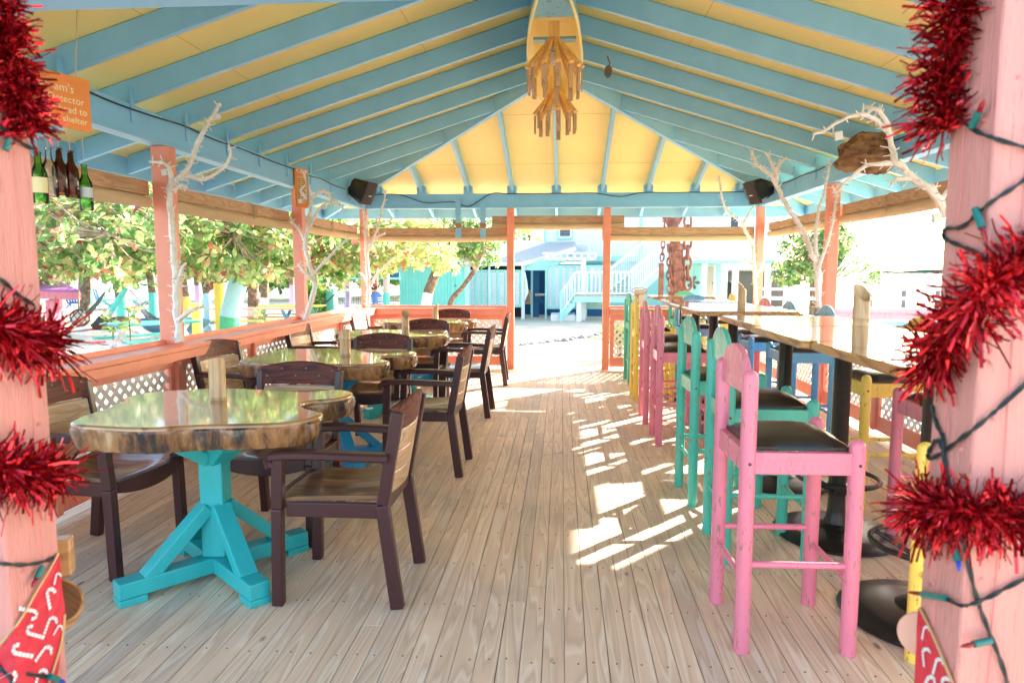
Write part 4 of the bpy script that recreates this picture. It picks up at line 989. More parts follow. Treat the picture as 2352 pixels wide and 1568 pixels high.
def sheet(rings,rev=False):
    mb=MB(); n=len(rings[0]); mb.v=[tuple(p) for g in rings for p in g]
    mb.f=[(i*n+k,i*n+k+1,(i+1)*n+k+1,(i+1)*n+k) for i in range(len(rings)-1) for k in range(n-1)]; mb.mi=[0]*len(mb.f); return mb
M['canoeb']=paint('canoe_blue',rgb(126,186,204),.4,.08,scale=(4,4,4),bump=.1,chip=rgb(90,110,110)); M['canoey']=paint('canoe_yellow',rgb(252,232,156),.5,.05,scale=(4,4,4),bump=.1)
sheet(outer).build('hull',M['canoeb'],cn,world=True,smooth=True); sheet(inner).build('inside',M['canoey'],cn,world=True,smooth=True)
for sd in (0,16): MB().tube([ (outer[i][sd]+inner[i][sd])/2 for i in range(33)],.011,8).build('gunwale',M['canoey'],cn,world=True,smooth=True)
# bow deck closing the near end
bd=MB(); A=[outer[i][0] for i in range(0,6)]; B=[outer[i][16] for i in range(0,6)]
bd.v=[tuple(p+V((0,0,-.004))) for p in A+B]; bd.f=[(i,i+1,7+i,6+i) for i in range(5)]; bd.mi=[0]*5; bd.build('bow_deck',M['canoeb'],cn,world=True)
pl=MB(); pl.box(XC-.15,XC+.15,4.98,5.06,3.0,3.02); pl.build('thwart',M['canoeb'],cn,world=True,bevel=.004)
mb=MB()
for y in (4.5,6.3): mb.tube([(XC,y,3.2),(XC,y,ZR)],.008,6)
mb.build('hanger',M['twine'],cn,world=True)
def lamp(label,y,zt,rim,seed,n=13):
    t=thing('bamboo_lamp',label,'lamp',(XC,y,zt),0,'bamboo lamps under the canoe'); rn=random.Random(seed)
    MB().box(-.036,.036,-.03,.03,-.07,.06).build('mount_block',M['bamboo2'],t,bevel=.006)
    for k in range(n):
        a=2*PI*k/n+rn.uniform(-.05,.05); d=V((math.cos(a),math.sin(a),0)); zr=-.245+rn.uniform(-.01,.01); rr=rim*rn.uniform(.94,1.03)
        p=d*.026+V((0,0,-.045)); q=d*rr+V((0,0,zr)); s=MB(); P=[p.lerp(q,f) for f in (0,.45,.72,.74,.76,.98,1)]
        s.tube(P,.018,8,True,[.011,.0165,.0185,.0205,.0185,.021,.021]); rb=s.build('strut',M['bamboo2'],t,smooth=40)
        l=rn.uniform(.13,.165); q2=q+V((0,0,-.01)); tn=V((-d.y,d.x,0))
        MB().obox(q2+V((0,0,-l/2))-d*.002,tn*.0175,d*.005,V((0,0,l/2))).build('drop_slat',M['bamboo3'],rb,bevel=.002)
    MB().lathe([(.018,-.02),(.018,-.09),(.026,-.10),(.03,-.13)],14).build('lamp_holder',M['tag'],t,smooth=True)
    sp=[V((.017*math.cos(k*.7),.017*math.sin(k*.7),-.13-.0016*k)) for k in range(54)]
    MB().tube(sp,.006,6).build('spiral_bulb',M['tag'],t,smooth=True)
lamp('larger looking bamboo lamp under the canoe, nearest the viewer',4.72,2.965,.185,1)
lamp('bamboo lamp under the far end of the canoe, against the yellow ceiling',6.0,2.96,.185,2)
# ------------------------------------------------------------------ trees
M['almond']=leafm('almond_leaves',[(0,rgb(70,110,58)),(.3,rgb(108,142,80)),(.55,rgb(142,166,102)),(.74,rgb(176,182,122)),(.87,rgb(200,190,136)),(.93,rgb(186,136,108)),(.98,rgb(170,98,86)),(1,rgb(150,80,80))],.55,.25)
M['almondy']=leafm('sunlit_almond_leaves',[(0,rgb(110,138,76)),(.3,rgb(146,162,94)),(.6,rgb(182,184,116)),(.9,rgb(206,202,146)),(.97,rgb(190,130,96)),(1,rgb(168,90,76))],.5)  # broad leaves whose own colour is yellow green
M['small']=leafm('small_leaves',[(0,rgb(70,104,60)),(.4,rgb(108,142,80)),(.75,rgb(146,172,106)),(.95,rgb(186,196,128)),(1,rgb(200,140,90))],.5,.28)
M['palm']=leafm('palm_leaves',[(0,rgb(66,110,44)),(.5,rgb(110,150,64)),(1,rgb(168,186,96))],.45)
M['barkb']=blotch('brown_bark',[(.3,rgb(74,58,46)),(.5,rgb(120,98,78)),(.7,rgb(168,146,120))],10,8,.9,.7,.02)
M['limb']=blotch('pale_limb',[(.3,rgb(120,100,84)),(.7,rgb(196,178,158))],8,6,.9,.5,.02)
M['tblu']=paint('pale_blue_trunk_paint',rgb(166,216,230),.7,.06,scale=(6,6,6),bump=.5)
M['tgrn']=paint('green_trunk_paint',rgb(84,186,142),.7,.08,scale=(6,6,6),bump=.5)
M['ttel']=paint('teal_trunk_paint',rgb(96,200,190),.7,.08,scale=(6,6,6),bump=.5)
M['twht']=paint('white_trunk_paint',rgb(236,228,222),.7,.05,scale=(6,6,6),bump=.5)
M['tyel']=paint('yellow_trunk_paint',rgb(240,208,88),.6,.06,scale=(6,6,3),bump=.3)
M['tlil']=paint('lilac_trunk_paint',rgb(206,160,206),.7,.06,scale=(6,6,6),bump=.4)
def leaf(mb,p,d,up,L,W,fold=.25,droop=.15):
    """obovate leaf of six faces, folded along its midrib"""
    d=d.normalized(); s=d.cross(up)
    if s.length<1e-3: s=d.orthogonal()
    s.normalize(); n=s.cross(d)
    mid=[p, p+d*(L*.4)+n*(-droop*L*.05), p+d*(L*.75)+n*(-droop*L*.4), p+d*L+n*(-droop*L)]
    w1,w2=W*.32,W*.5
    l=[mid[1]+s*w1+n*(w1*fold), mid[2]+s*w2+n*(w2*fold)]; r=[mid[1]-s*w1+n*(w1*fold), mid[2]-s*w2+n*(w2*fold)]
    mb.add(mid+l+r,[(0,1,4),(0,6,1),(1,2,5,4),(1,6,7,2),(2,3,5),(2,7,3)])
def rosette(mb,p,ax,L,W,n,rn):
    ax=ax.normalized(); a=ax.orthogonal().normalized(); b=ax.cross(a); o=rn.random()*6.28
    for k in range(n):
        t=o+2.399*k; e=rn.uniform(.15,.75); d=(a*math.cos(t)+b*math.sin(t))*1+ax*e+V((0,0,-.25*rn.random()))
        leaf(mb,p+d*.02,d,ax+V((0,0,.3)),L*rn.uniform(.5,1.2),W*rn.uniform(.8,1.15),rn.uniform(.1,.4),rn.uniform(0,.5))
def crown(mb,clumps,L,W,dens,rn,nl=7,limbs=None,fork=None):
    for (c,r) in clumps:
        c=V(c); r=V(r) if hasattr(r,'__len__') else V((r,r,r*.8)); N=int(dens*(r.x*r.y+r.x*r.z+r.y*r.z))
        for k in range(N):
            d=V((rn.gauss(0,1),rn.gauss(0,1),rn.gauss(0,1))).normalized(); q=rn.uniform(.45,1.0)**.6
            h=noise.noise(V((d.x*2+c.x,d.y*2+c.y,d.z*2)))
            if h<-.22: continue
            p=c+V((d.x*r.x,d.y*r.y,d.z*r.z))*(q*(1+.25*h))
            ax=(d+V((0,0,.5))+V((rn.uniform(-.5,.5),)*3)*.6)
            rosette(mb,p,ax,L,W,nl,rn)
            if limbs is not None and rn.random()<.3:
                a=fork.lerp(c,.75) if fork is not None else c
                limbs.tube(smooth_path([c+(p-c)*.15,c+(p-c)*.6+V((0,0,-.06)),p],3),.012,5,False,None)
def trunk(path,r0,r1,bands,t,rn,label=None):
    """tapered trunk split into painted bands; bands: list of (fraction, material)"""
    P=smooth_path(path,7); N=len(P); rad=[(r0+(r1-r0)*i/(N-1))*(1+.10*noise.noise(P[i]*2.3)) for i in range(N)]; a=0
    for f,m in bands:
        b=min(N-1,max(a+1,round(f*(N-1)))); 
        mb=MB().tube(P[a:b+1],0,14,True,rad[a:b+1]); mb.build('trunk',m,t,world=True,smooth=60); a=b
def tree(name,label,base,path,r0,r1,bands,clumps,leafmat,L,W,dens,seed,nl=7,cat='tree',group=None):
    rn=random.Random(seed); t=thing(name,label,cat,tuple(base),0,group)
    trunk(path,r0,r1,bands,t,rn); lb=MB(); mb=MB(); fork=V(path[-1])
    for c,r in clumps:
        c=V(c); m1=fork.lerp(c,.5)+V((rn.uniform(-.2,.2),rn.uniform(-.2,.2),rn.uniform(-.1,.25)))
        Q=smooth_path([fork-V((0,0,.05)),m1,c],6); lb.tube(Q,0,8,True,[r1*.75*(1-.75*i/(len(Q)-1))+.008 for i in range(len(Q))])
    crown(mb,clumps,L,W,dens,rn,nl,lb,fork)
    lb.build('limbs',M['limb'],t,world=True,smooth=60); mb.build('crown',leafmat,t,world=True); return t
def gp(u,Y): p=PY(u,640,Y); return V((p.x,Y,ground_z(p.x,Y)-.03))
def UP(u,v,Y): return PY(u,v,Y)
b=gp(520,13.5)
tree('almond_tree','broad sea almond tree with a knotty trunk painted pale blue above green',b,[b,UP(528,735,13.5),UP(536,690,13.5),UP(545,655,13.5),UP(560,628,13.6)],.2,.17,[(.30,M['tgrn']),(.84,M['tblu']),(1,M['barkb'])],
 [(UP(420,560,12.5),(1.2,1.1,.75)),(UP(540,540,11.5),(1.3,1.0,.8)),(UP(640,560,12.5),(1.1,1.0,.7)),(UP(480,480,12),(1.5,1.2,.7)),(UP(620,490,12),(1.5,1.2,.6)),(UP(730,580,13.5),(1.1,1.0,.6)),(UP(780,520,13),(1.3,1.0,.55)),(UP(760,620,14),(.8,.8,.4))],M['almond'],.19,.092,40,11)
b=gp(-160,9.5)
tree('almond_tree','sea almond tree beyond the left rail, leaves hanging behind the strung bottles',b,[b,b+V((.2,0,1)),b+V((.5,.1,1.9)),b+V((.9,.2,2.5))],.2,.15,[(.6,M['ttel']),(1,M['barkb'])],
 [(UP(120,520,10),(1.2,1.0,.75)),(UP(250,540,9.5),(1.1,.9,.65)),(UP(330,500,10.5),(1.1,.9,.75)),(UP(60,430,10),(1.4,1.1,.7)),(UP(210,590,11),(.9,.8,.4)),(UP(330,600,11.5),(.8,.7,.4)),(UP(100,600,11.5),(.9,.8,.4))],M['almond'],.18,.088,40,12)
b=gp(275,22)
tree('shade_tree','tall tree with a pale blotched trunk behind the teal leaning stem',b,[b,UP(281,720,22),UP(277,670,22),UP(272,640,22)],.2,.17,[(.12,M['barkb']),(.3,M['barkb']),(.55,M['ttel']),(1,M['barkb'])],
 [(UP(250,560,21),(2.4,1.6,1.1)),(UP(380,570,22),(2.2,1.6,1.0)),(UP(130,590,23),(2,1.5,.9)),(UP(330,610,21),(1.2,1,.5))],M['almond'],.24,.12,14,13)
b=gp(970,16.5)
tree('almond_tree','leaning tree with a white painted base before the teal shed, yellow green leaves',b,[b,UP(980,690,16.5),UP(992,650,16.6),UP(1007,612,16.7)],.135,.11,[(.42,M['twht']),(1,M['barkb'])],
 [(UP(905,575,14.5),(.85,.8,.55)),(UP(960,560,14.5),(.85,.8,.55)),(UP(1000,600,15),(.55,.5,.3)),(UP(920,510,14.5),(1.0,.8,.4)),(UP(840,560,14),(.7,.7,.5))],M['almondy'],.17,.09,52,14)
b=gp(1022,19)
tree('leaning_tree','thin slanting tree with a teal painted foot, small dense leaves',b,[b,UP(1035,695,19),UP(1062,660,19),UP(1094,616,19)],.085,.06,[(.3,M['ttel']),(1,M['barkb'])],
 [(UP(1060,545,18.5),(.85,.8,.6)),(UP(1110,570,18.5),(.6,.6,.5)),(UP(1030,580,18),(.6,.6,.5)),(UP(1090,520,18.5),(.8,.7,.4)),(UP(1000,520,18),(.9,.8,.45))],M['small'],.10,.065,130,15)
b=gp(1875,29)
tree('seaside_tree','dark green tree between the balcony and the bright water',b,[b,UP(1872,640,29),UP(1866,615,29)],.25,.2,[(1,M['barkb'])],
 [(UP(1850,580,28),(1.4,1.2,.9)),(UP(1910,570,28),(1.2,1,.9)),(UP(1820,620,28),(1.0,1,.6)),(UP(1880,530,28.5),(1.5,1.2,.8)),(UP(1925,620,28),(.7,.7,.5))],M['small'],.17,.11,58,16)
b=gp(1985,40)
tree('seaside_tree','pale rounded tree farther along the shore, on the right',b,[b,UP(1985,640,40)],.2,.15,[(1,M['barkb'])],[(UP(1980,620,40),(1.2,1,.7)),(UP(1950,600,40),(1.1,1,.8)),(UP(2005,640,40),(.7,.6,.4))],M['small'],.2,.13,46,17)
for i,(x,y,h,cl) in enumerate([(-5.5,19.5,3.6,[(-.6,-.4,1.0,1.9),(1.2,.3,.7,1.5),(-1.8,.6,.4,1.4)]),(-9.5,20.5,3.8,[(0,0,1,2.2),(-1.9,-.6,.5,1.6),(1.9,-.4,.5,1.5)]),(-13.5,18.5,3.6,[(0,0,1,2.1),(1.8,-.5,.5,1.5),(-1.6,.5,.4,1.5)]),(-7.2,25,4.2,[(0,0,1,2.4),(2.2,0,.6,1.7),(-2.1,.3,.6,1.7)]),(-12,27,4.2,[(0,0,1,2.2),(-1.6,.3,.5,1.5)])]):
    b=V((x,y,ground_z(x,y)-.03)); tp=b+V((.15,0,h))  # trees added to throw shade on the yard, crowns hidden above the eave
    tree('shade_tree',['tall shade tree behind the pale blue trunk, crown above the eave line','tall shade tree in the middle of the yard, brown bare stem','tall shade tree over the purple hut and the palms','tall shade tree deep in the yard, left of the green planter','tall shade tree near the sea, behind the palms'][i],b,[b,b+V((.1,.05,h*.5)),tp],.17,.12,[(.18,M['twht']),(1,M['barkb'])],[(tp+V((a,c,d)),(r,r,r*.55)) for a,c,d,r in cl],M['small'],.24,.15,17,60+i)
def palm(label,base,path,r,bands,n,L,seed,droop=.5):
    rn=random.Random(seed); t=thing('palm_tree',label,'palm',tuple(base)); trunk(path,r*1.15,r*.8,bands,t,rn); mb=MB(); top=V(path[-1])
    for k in range(n):
        a=2.399*k; el=rn.uniform(-.35,.95); d=V((math.cos(a)*math.cos(el),math.sin(a)*math.cos(el),math.sin(el))); Q=[top]; q=top.copy(); v=d.copy()
        for i in range(10): v=(v+V((0,0,-droop*.13))).normalized(); q=q+v*(L/10); Q.append(q.copy())
        mb.tube(Q,.012,4,False)
        for i in range(1,10):
            for h in (0,.5):
                p=Q[i].lerp(Q[min(i+1,10)],h); dd=(Q[i]-Q[i-1]).normalized(); s=dd.cross(V((0,0,1))).normalized(); l=L*.30*math.sin(PI*min(.97,(i+h)/10.5+.12))
                for sg in (-1,1):
                    e=(s*sg+dd*.55+V((0,0,-.35))).normalized(); u2=e.cross(dd).normalized().cross(e)*.018
                    mb.add([p-u2,p+u2,p+e*(l*.6)+u2*.8,p+e*(l*.6)-u2*.8,p+e*l+V((0,0,-.1*l))],[(0,1,2,3),(3,2,4)])
    mb.build('fronds',M['palm'],t,world=True)
palm('palm behind the grey roof beside the white house',gp(1225,44),[gp(1225,44),UP(1222,600,44),UP(1215,540,44)],.16,[(1,M['barkb'])],22,2.6,1)
b=gp(213,25.5); palm('curving palm with a white painted foot and a teal band, by the netted float',b,[b,UP(207,705,25.5),UP(196,650,25.5),UP(186,590,25.5)],.22,[(.35,M['twht']),(.55,M['ttel']),(1,M['barkb'])],20,2.6,2)
b=gp(130,27); palm('dark trunked palm behind the purple roof',b,[b,UP(122,660,27),UP(112,600,27)],.22,[(1,M['barkb'])],18,2.6,3)
b=gp(60,13); palm('low palm with fronds beside the left tinsel column',gp(20,12),[gp(20,12),UP(40,600,12),UP(58,540,12)],.12,[(1,M['barkb'])],16,1.5,4)
# a few slender painted trunks with thin crowns, deeper in the yard
for i,(u,Y,h,m,lb) in enumerate([(420,19,1.9,'tyel','slim tree with a yellow painted stem near the far left picnic table'),(470,20,2,'tblu','slim tree with a pale blue stem left of the knotty trunk'),(722,28,2.3,'tyel','stout stem painted yellow at its foot, behind the second left post'),(690,24,2.1,'ttel','several stemmed tree painted pale teal, behind the second left post'),
   (668,30,2.1,'tlil','slim tree with a lilac stem deep in the yard'),(795,27,2.4,'tlil','slim tree with a lilac stem near the mesh enclosure'),(345,21,2.0,'ttel','slim tree with a teal stem by the striped hammock'),(450,26,2.2,'tlil','slim lilac stem behind the blue canoe shaped boat')]):
    b=gp(u,Y); t1=b+V((.05,0,h*.5)); t2=b+V((-.05,0,h))
    tree('painted_tree',lb,b,[b,t1,t2],.14,.10,[(.55,M[m]),(1,M['barkb'])],[(t2+V((0,0,.5)),(1.3,1.1,.55)),(t2+V((.7,0,.8)),(1.1,1,.5))],M['almond'],.22,.12,13,30+i)
# distant wood behind the yard
rn=random.Random(77); mb=MB()
for k in range(46):
    u=rn.uniform(560,1180); Y=rn.uniform(40,58); c=PY(u,rn.uniform(560,615),Y)
    crown(mb,[(c,(2.4,2,1.5))],.55,.34,5,rn,5)
o=mb.build('far_wood',M['small']); o['kind']='stuff'; tag(o,'soft green trees massed behind the sheds and the yard','trees')
# wreath of dead white twigs with lights at the shore
wb=thing('bare_white_tree','bare white fan of twigs hung with tiny lights beside the right post','bare tree',tuple(gp(1890,12.5))); mb=MB(); rn=random.Random(4)
root=gp(1885,12.5); cr0=UP(1888,655,12.5); mb.tube([root,root.lerp(cr0,.5)+V((.05,0,0)),cr0],.03,7,True,[.05,.04,.03])
def spray(p,d,l,r,dep):
    q=p+d*l+V((0,0,.02)); m_=p.lerp(q,.5)+V((rn.uniform(-1,1),rn.uniform(-1,1),rn.uniform(-1,1)))*l*.08
    mb.tube([p,m_,q],0,5,True,[r,r*.85,r*.65])
    if dep>0:
        for _ in range(3):
            e=(d+V((rn.uniform(-.5,.5),rn.uniform(-.5,.5),rn.uniform(-.5,.55)))).normalized(); spray(q if rn.random()<.6 else m_,e,l*rn.uniform(.6,.85),r*.62,dep-1)
for a in (-.15,.1,.3,.55,.85): spray(cr0,V((math.cos(a),rn.uniform(-.3,.3),math.sin(a)*.9)).normalized(),.42,.016,3)
mb.build('twigs',M['twig'],wb,world=True)
# ------------------------------------------------------------------ buildings across the sand
GZ=-.6
M['hwhite']=paint('house_white',rgb(232,234,236),.6,.03,scale=(1,1,1),bump=.05)
M['hteal']=paint('house_teal',rgb(170,226,216),.55,.04,scale=(2,2,2),bump=.05)
M['steal2']=paint('shed_teal',rgb(124,214,206),.55,.05,scale=(2,2,2),bump=.05)
M['roofg']=paint('grey_shingle',rgb(176,174,168),.9,.08,scale=(4,4,4),bump=.6)
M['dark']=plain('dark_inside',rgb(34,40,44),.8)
M['dblue']=plain('deep_blue_wall',rgb(22,92,140),.6)
M['glassw']=plain('window_glass',rgb(40,56,76),.06)
M['tan']=plain('tan_door',rgb(196,182,166),.6)
M['thatch']=blotch('thatch',[(.3,rgb(84,66,50)),(.7,rgb(164,140,112))],12,8,.95,.8,.05,0,(1,1,5))
def rect(mb,u0,v0,u1,v1,Y,d,zmin=None):
    a=PY(u0,(v0+v1)/2,Y); b=PY(u1,(v0+v1)/2,Y); z0=PY((u0+u1)/2,v1,Y).z; z1=PY((u0+u1)/2,v0,Y).z
    if zmin is not None: z0=zmin
    return mb.box(a.x,b.x,Y,Y+d,z0,z1)
def bd(name,t,mat,*rs,bevel=0):
    mb=MB()
    for r in rs: rect(mb,*r)
    return mb.build(name,mat,t,world=True,bevel=bevel)
def siding(mb,u0,v0,u1,v1,Y,d,step,gap=.012,zmin=None):
    a=PY(u0,(v0+v1)/2,Y); b=PY(u1,(v0+v1)/2,Y); z0=PY((u0+u1)/2,v1,Y).z if zmin is None else zmin; z1=PY((u0+u1)/2,v0,Y).z; z=z0
    while z<z1:
        h=min(step,z1-z); mb.prism([(a.x,Y,z),(a.x,Y+d,z),(a.x,Y+d,z+h-.001),(a.x,Y+gap,z+h-.001)],(b.x-a.x,0,0)); z+=step
    return mb
def vboards(mb,u0,v0,u1,v1,Y,d,step,zmin):
    a=PY(u0,(v0+v1)/2,Y); b=PY(u1,(v0+v1)/2,Y); z1=PY((u0+u1)/2,v0,Y).z; x=a.x
    mb.box(a.x,b.x,Y+.02,Y+d,zmin,z1)
    while x<b.x-.01:
        mb.box(x+.006,min(b.x,x+step)-.006,Y,Y+.0195,zmin,z1); x+=step
    return mb
# two storey white house
hs=thing('white_house','two storey white house with a balcony on white columns and pale teal trim','house',tuple(gp(1500,31)))
siding(MB(),1252,380,1790,588,30,5,.16).build('upper_wall',M['hwhite'],hs,world=True)
bd('floor_band',hs,M['hteal'],(1252,588.2,1660,600,29.95,5,))
bd('lower_wall',hs,M['hteal'],(1340,600.2,1600,700,30.4,4.5,GZ))
bd('corner_board',hs,M['hteal'],(1248,380,1254,588,29.93,.08))
bd('corner_board',hs,M['hteal'],(1470,380,1477,588,29.93,.06))
w1=bd('window',hs,M['hteal'],(1279,480,1317,550,29.94,.05)); bd('frame',w1,M['hwhite'],(1283,484,1313,546,29.9,.03)); bd('pane',w1,M['glassw'],(1286.5,488,1309.5,542,29.88,.02))
mb=MB()
for k in range(14): rect(mb,1287,490+k*3.7,1309,491.3+k*3.7,29.87,.01)
mb.build('blind',plain('grey_blind',rgb(120,130,140),.6),w1,world=True)
for u0,u1 in ((1676,1698),(1735,1760)):
    w2=bd('window',hs,M['hwhite'],(u0,495,u1,540,29.94,.05)); bd('pane',w2,M['glassw'],(u0+3,498,u1-3,537,29.92,.02))
d1=bd('balcony_door',hs,M['hwhite'],(1640,500,1662,585,29.93,.05))
# balcony
bd('balcony_floor',hs,M['hwhite'],(1560,585,1798,598,27.6,2.33)); bd('balcony_joist',hs,M['hteal'],(1575,598.2,1780,605,27.9,1.8))
mb=MB(); a=PY(1580,550,27.65); e=PY(1795,550,27.65); zt=PY(1690,531,27.65).z; z0=PY(1690,584,27.65).z; x=a.x
while x<e.x: mb.box(x,x+.045,27.63,27.67,z0+.08,zt); x+=.105
mb.box(a.x,e.x,27.6,27.7,zt,zt+.06); mb.box(a.x,e.x,27.61,27.69,z0+.02,z0+.079); mb.build('balustrade',M['hwhite'],hs,world=True)
for u in (1616,1663,1689,1764):
    p=PY(u,640,27.9); MB().tube([(p.x,27.9,GZ),(p.x,27.9,PY(u,605,27.9).z)],.13,12).build('column',M['hwhite'],hs,world=True,smooth=40)
lw=vboards(MB(),1570,604,1655,700,29.2,1.1,.14,GZ).build('porch_wall',M['hteal'],hs,world=True)
dr=bd('door',hs,M['hwhite'],(1617,608,1643,700,29.15,.04,GZ)); vboards(MB(),1620.5,612,1639,700,29.12,.03,.07,GZ+.05).build('door_leaf',M['tan'],dr,world=True)
p=PY(1637,650,29.1); MB().tube([(p.x,29.1,p.z),(p.x,29.02,p.z)],.03,8).build('handle',M['steel'],dr,world=True)
# metal fan ornament on the porch wall
fo=thing('metal_flower','grey metal flower ornament on the teal porch wall','ornament',tuple(PY(1592,650,29.1))); c=PY(1592,649,29.12); mb=MB()
for k in range(5):
    a=2*PI*k/5; q=[c,c+V((math.cos(a-.35),0,math.sin(a-.35)))*.22,c+V((math.cos(a),-.05/.3,math.sin(a)))*.3,c+V((math.cos(a+.35),0,math.sin(a+.35)))*.22]; mb.prism(q,(0,.012,0))
mb.build('petals',M['steel'],fo,world=True); MB().lathe([(.07,0),(.05,.04)],12,(c.x,c.y-.03,c.z)).build('boss',M['steel'],fo,world=True)
# lean-to with grey roof and lattice screens
le=thing('lean_to','low lean to with grey shingles, pale teal lattice screens and a dark blue doorway','outbuilding',tuple(gp(1220,27)))
rp=[PY(1130,604,25.6),PY(1200,603,25.6),PY(1322,567,27.5),PY(1322,559,29.6),PY(1256,560,29.6)]
MB().prism(rp,(0,0,.07)).build('roof',M['roofg'],le,world=True)
MB().prism([PY(1080,604,25.9),PY(1129,604,25.65),PY(1255,560,29.65),PY(1180,552,29.9)],(0,0,.06)).build('white_roof',M['hwhite'],le,world=True)
mb=MB(); mb.bar(PY(1200,606,25.58),PY(1322,571,27.45),.06,.14); mb.bar(PY(1076,607,25.58),PY(1200,606,25.58),.06,.14); mb.build('white_fascia',M['hwhite'],le,world=True)
MB().prism([PY(1199,621,25.9),PY(1254,621,25.9),PY(1300,600,26.1),PY(1300,582,26.1),PY(1203,608,25.9)],(0,.06,0)).build('gable',M['hteal'],le,world=True)
bd('back_wall',le,M['dblue'],(1076,606,1262,705,28.6,.1,GZ)); bd('side_wall',le,M['dark'],(1078,606,1200,705,27.0,.1,GZ))
bd('blue_partition',le,M['dblue'],(1224,618,1238,703,27.0,.1,GZ)); bd('blue_partition',le,M['hteal'],(1219,618,1224,703,26.9,.1,GZ))
def screen(u0,u1,v0,v1,Y,nb):
    f=MB(); a=PY(u0,660,Y).x; b=PY(u1,660,Y).x; z0=PY(u0,v1,Y).z; z1=PY(u0,v0,Y).z; st=(b-a)/nb
    f.box(a,b,Y-.03,Y+.03,z1,z1+.07); f.box(a,b,Y-.03,Y+.03,z0-.07,z0)
    for k in range(nb+1): x=a+st*k; f.box(x-.05,x+.05,Y-.031,Y+.031,z0,z1)
    f.build('screen_frame',M['hteal'],le,world=True)
    for k in range(nb):
        mb=MB(); lattice(mb,(a+st*k+.052,Y,0),(1,0,0),st-.104,z0+.003,z1-.003,(0,-1,0),.042,.062,.004); mb.build('lattice_panel',M['hwhite'],le,world=True)
screen(1080,1122,624,701,25.85,3); screen(1127,1197,624,701,25.85,4); screen(1255,1385,613,705,26.0,8)
bd('post',le,M['hwhite'],(1075,608,1080,720,25.75,.1,GZ)); bd('post',le,M['hwhite'],(1121.5,608,1126,720,25.75,.1,GZ)); bd('post',le,M['hwhite'],(1197.5,608,1205,724,25.75,.13,GZ)); bd('post',le,M['hteal'],(1252,608,1255.5,722,25.8,.1,GZ))
bd('screen_backing',le,M['dblue'],(1258,606,1390,712,27.6,.1,GZ))
gt=thing('picket_gate','small natural wood picket gate in the dark blue doorway','gate',tuple(gp(1212,26.4))); mb=MB()
for u in (1207,1211.5,1216): rect(mb,u,666 if u!=1211.5 else 663,u+2.6,698,26.4,.03)
mb.build('picket',M['shadewood'],gt,world=True); bd('rail',gt,M['shadewood'],(1205,672,1221,675,26.37,.025),(1205,694,1221,697.5,26.37,.025))
tb=thing('wall_table','pale plank table on a blue bracket inside the doorway','table',tuple(gp(1242,26.6))); bd('top',tb,M['tan'],(1229,675,1252,679,26.5,.6))
mb=MB(); mb.bar(PY(1232,680,26.7),PY(1251,699,26.7),.08,.08); mb.build('bracket',M['dblue'],tb,world=True)
# towel, air conditioner, pergola
tw=MB(); p=PY(1205,625,25.7); tw.tube([p,p+V((.05,0,-.4)),p+V((.08,-.02,-.75)),p+V((.0,0,-1.05))],0,9,True,[.03,.06,.07,.02]); tag(tw.build('towel',M['hwhite'],smooth=True),'white towel hanging on the post beside the blue doorway','towel')
ac=thing('air_conditioner','white outdoor air conditioning unit on the grey roof','air conditioner',tuple(PY(1338,580,28.6)))
bd('casing',ac,M['hwhite'],(1321,557,1357,580,28.6,.35),bevel=.02); c=PY(1340,568.5,28.58)
MB().tube([c,c+V((0,-.01,0))],.17,28).build('fan_disc',plain('fan_grey',rgb(206,210,214),.5),ac,world=True); mb=MB()
for k in range(3): mb.tube([(c.x+.17*r_*math.cos(2*PI*q/24),c.y-.016,c.z+.17*r_*math.sin(2*PI*q/24)) for r_ in ((k+1)/3,) for q in range(25)],.008,5,False)
for k in range(8): a=PI*k/4; mb.tube([(c.x,c.y-.016,c.z),(c.x+.17*math.cos(a),c.y-.016,c.z+.17*math.sin(a))],.006,4)
mb.build('fan_guard',M['hwhite'],ac,world=True)
pg=thing('pergola','small white pergola with scalloped rafter ends in front of the lattice screen','pergola',tuple(gp(1340,25.5)))
mb=MB(); z=PY(1300,590,25.2).z
for u in range(1254,1372,16):
    p=PY(u,584,25.0); mb.prism([(p.x,24.7,p.z-.16),(p.x,24.7,p.z),(p.x,26.2,p.z+.02),(p.x,26.2,p.z-.2),(p.x,25.0,p.z-.2)],(.05,0,0))
mb.build('rafter_tails',M['hwhite'],pg,world=True); bd('beam',pg,M['hwhite'],(1248,590,1368,598,25.1,.08)); bd('post',pg,M['hwhite'],(1334,598.2,1345.5,690,25.12,.18,GZ))
bd('front_board',pg,M['hwhite'],(1246,579.5,1370,583,24.75,.05))
# staircase with landing
sc=thing('staircase','white and pale teal outdoor staircase with a railed landing','staircase',tuple(gp(1380,26)))
Y0=24.6
bd('landing_floor',sc,M['hteal'],(1318,681,1456,694,Y0,1.6)); bd('deck_boards',sc,M['tan'],(1316,679,1457,680.8,Y0-.04,1.66))
bd('post',sc,M['hwhite'],(1324,694.2,1335,740,Y0+.02,.18,GZ)); bd('post',sc,M['hwhite'],(1341,694.2,1348,735,Y0+1.4,.14,GZ))
bd('plinth',sc,M['hwhite'],(1265,722.5,1322,734,Y0+.25,1.3,GZ),bevel=.02)
def balus(mb,A,B,h,step,w=.04):
    A=V(A);B=V(B); n=max(2,int((B-A).length/step))
    for k in range(n+1):
        p=A.lerp(B,k/n); mb.box(p.x-w/2,p.x+w/2,p.y-w/2,p.y+w/2,p.z+.08,p.z+h-.02)
    mb.bar(A+V((0,0,h)),B+V((0,0,h)),.1,.07); mb.bar(A+V((0,0,.09)),B+V((0,0,.09)),.05,.06)
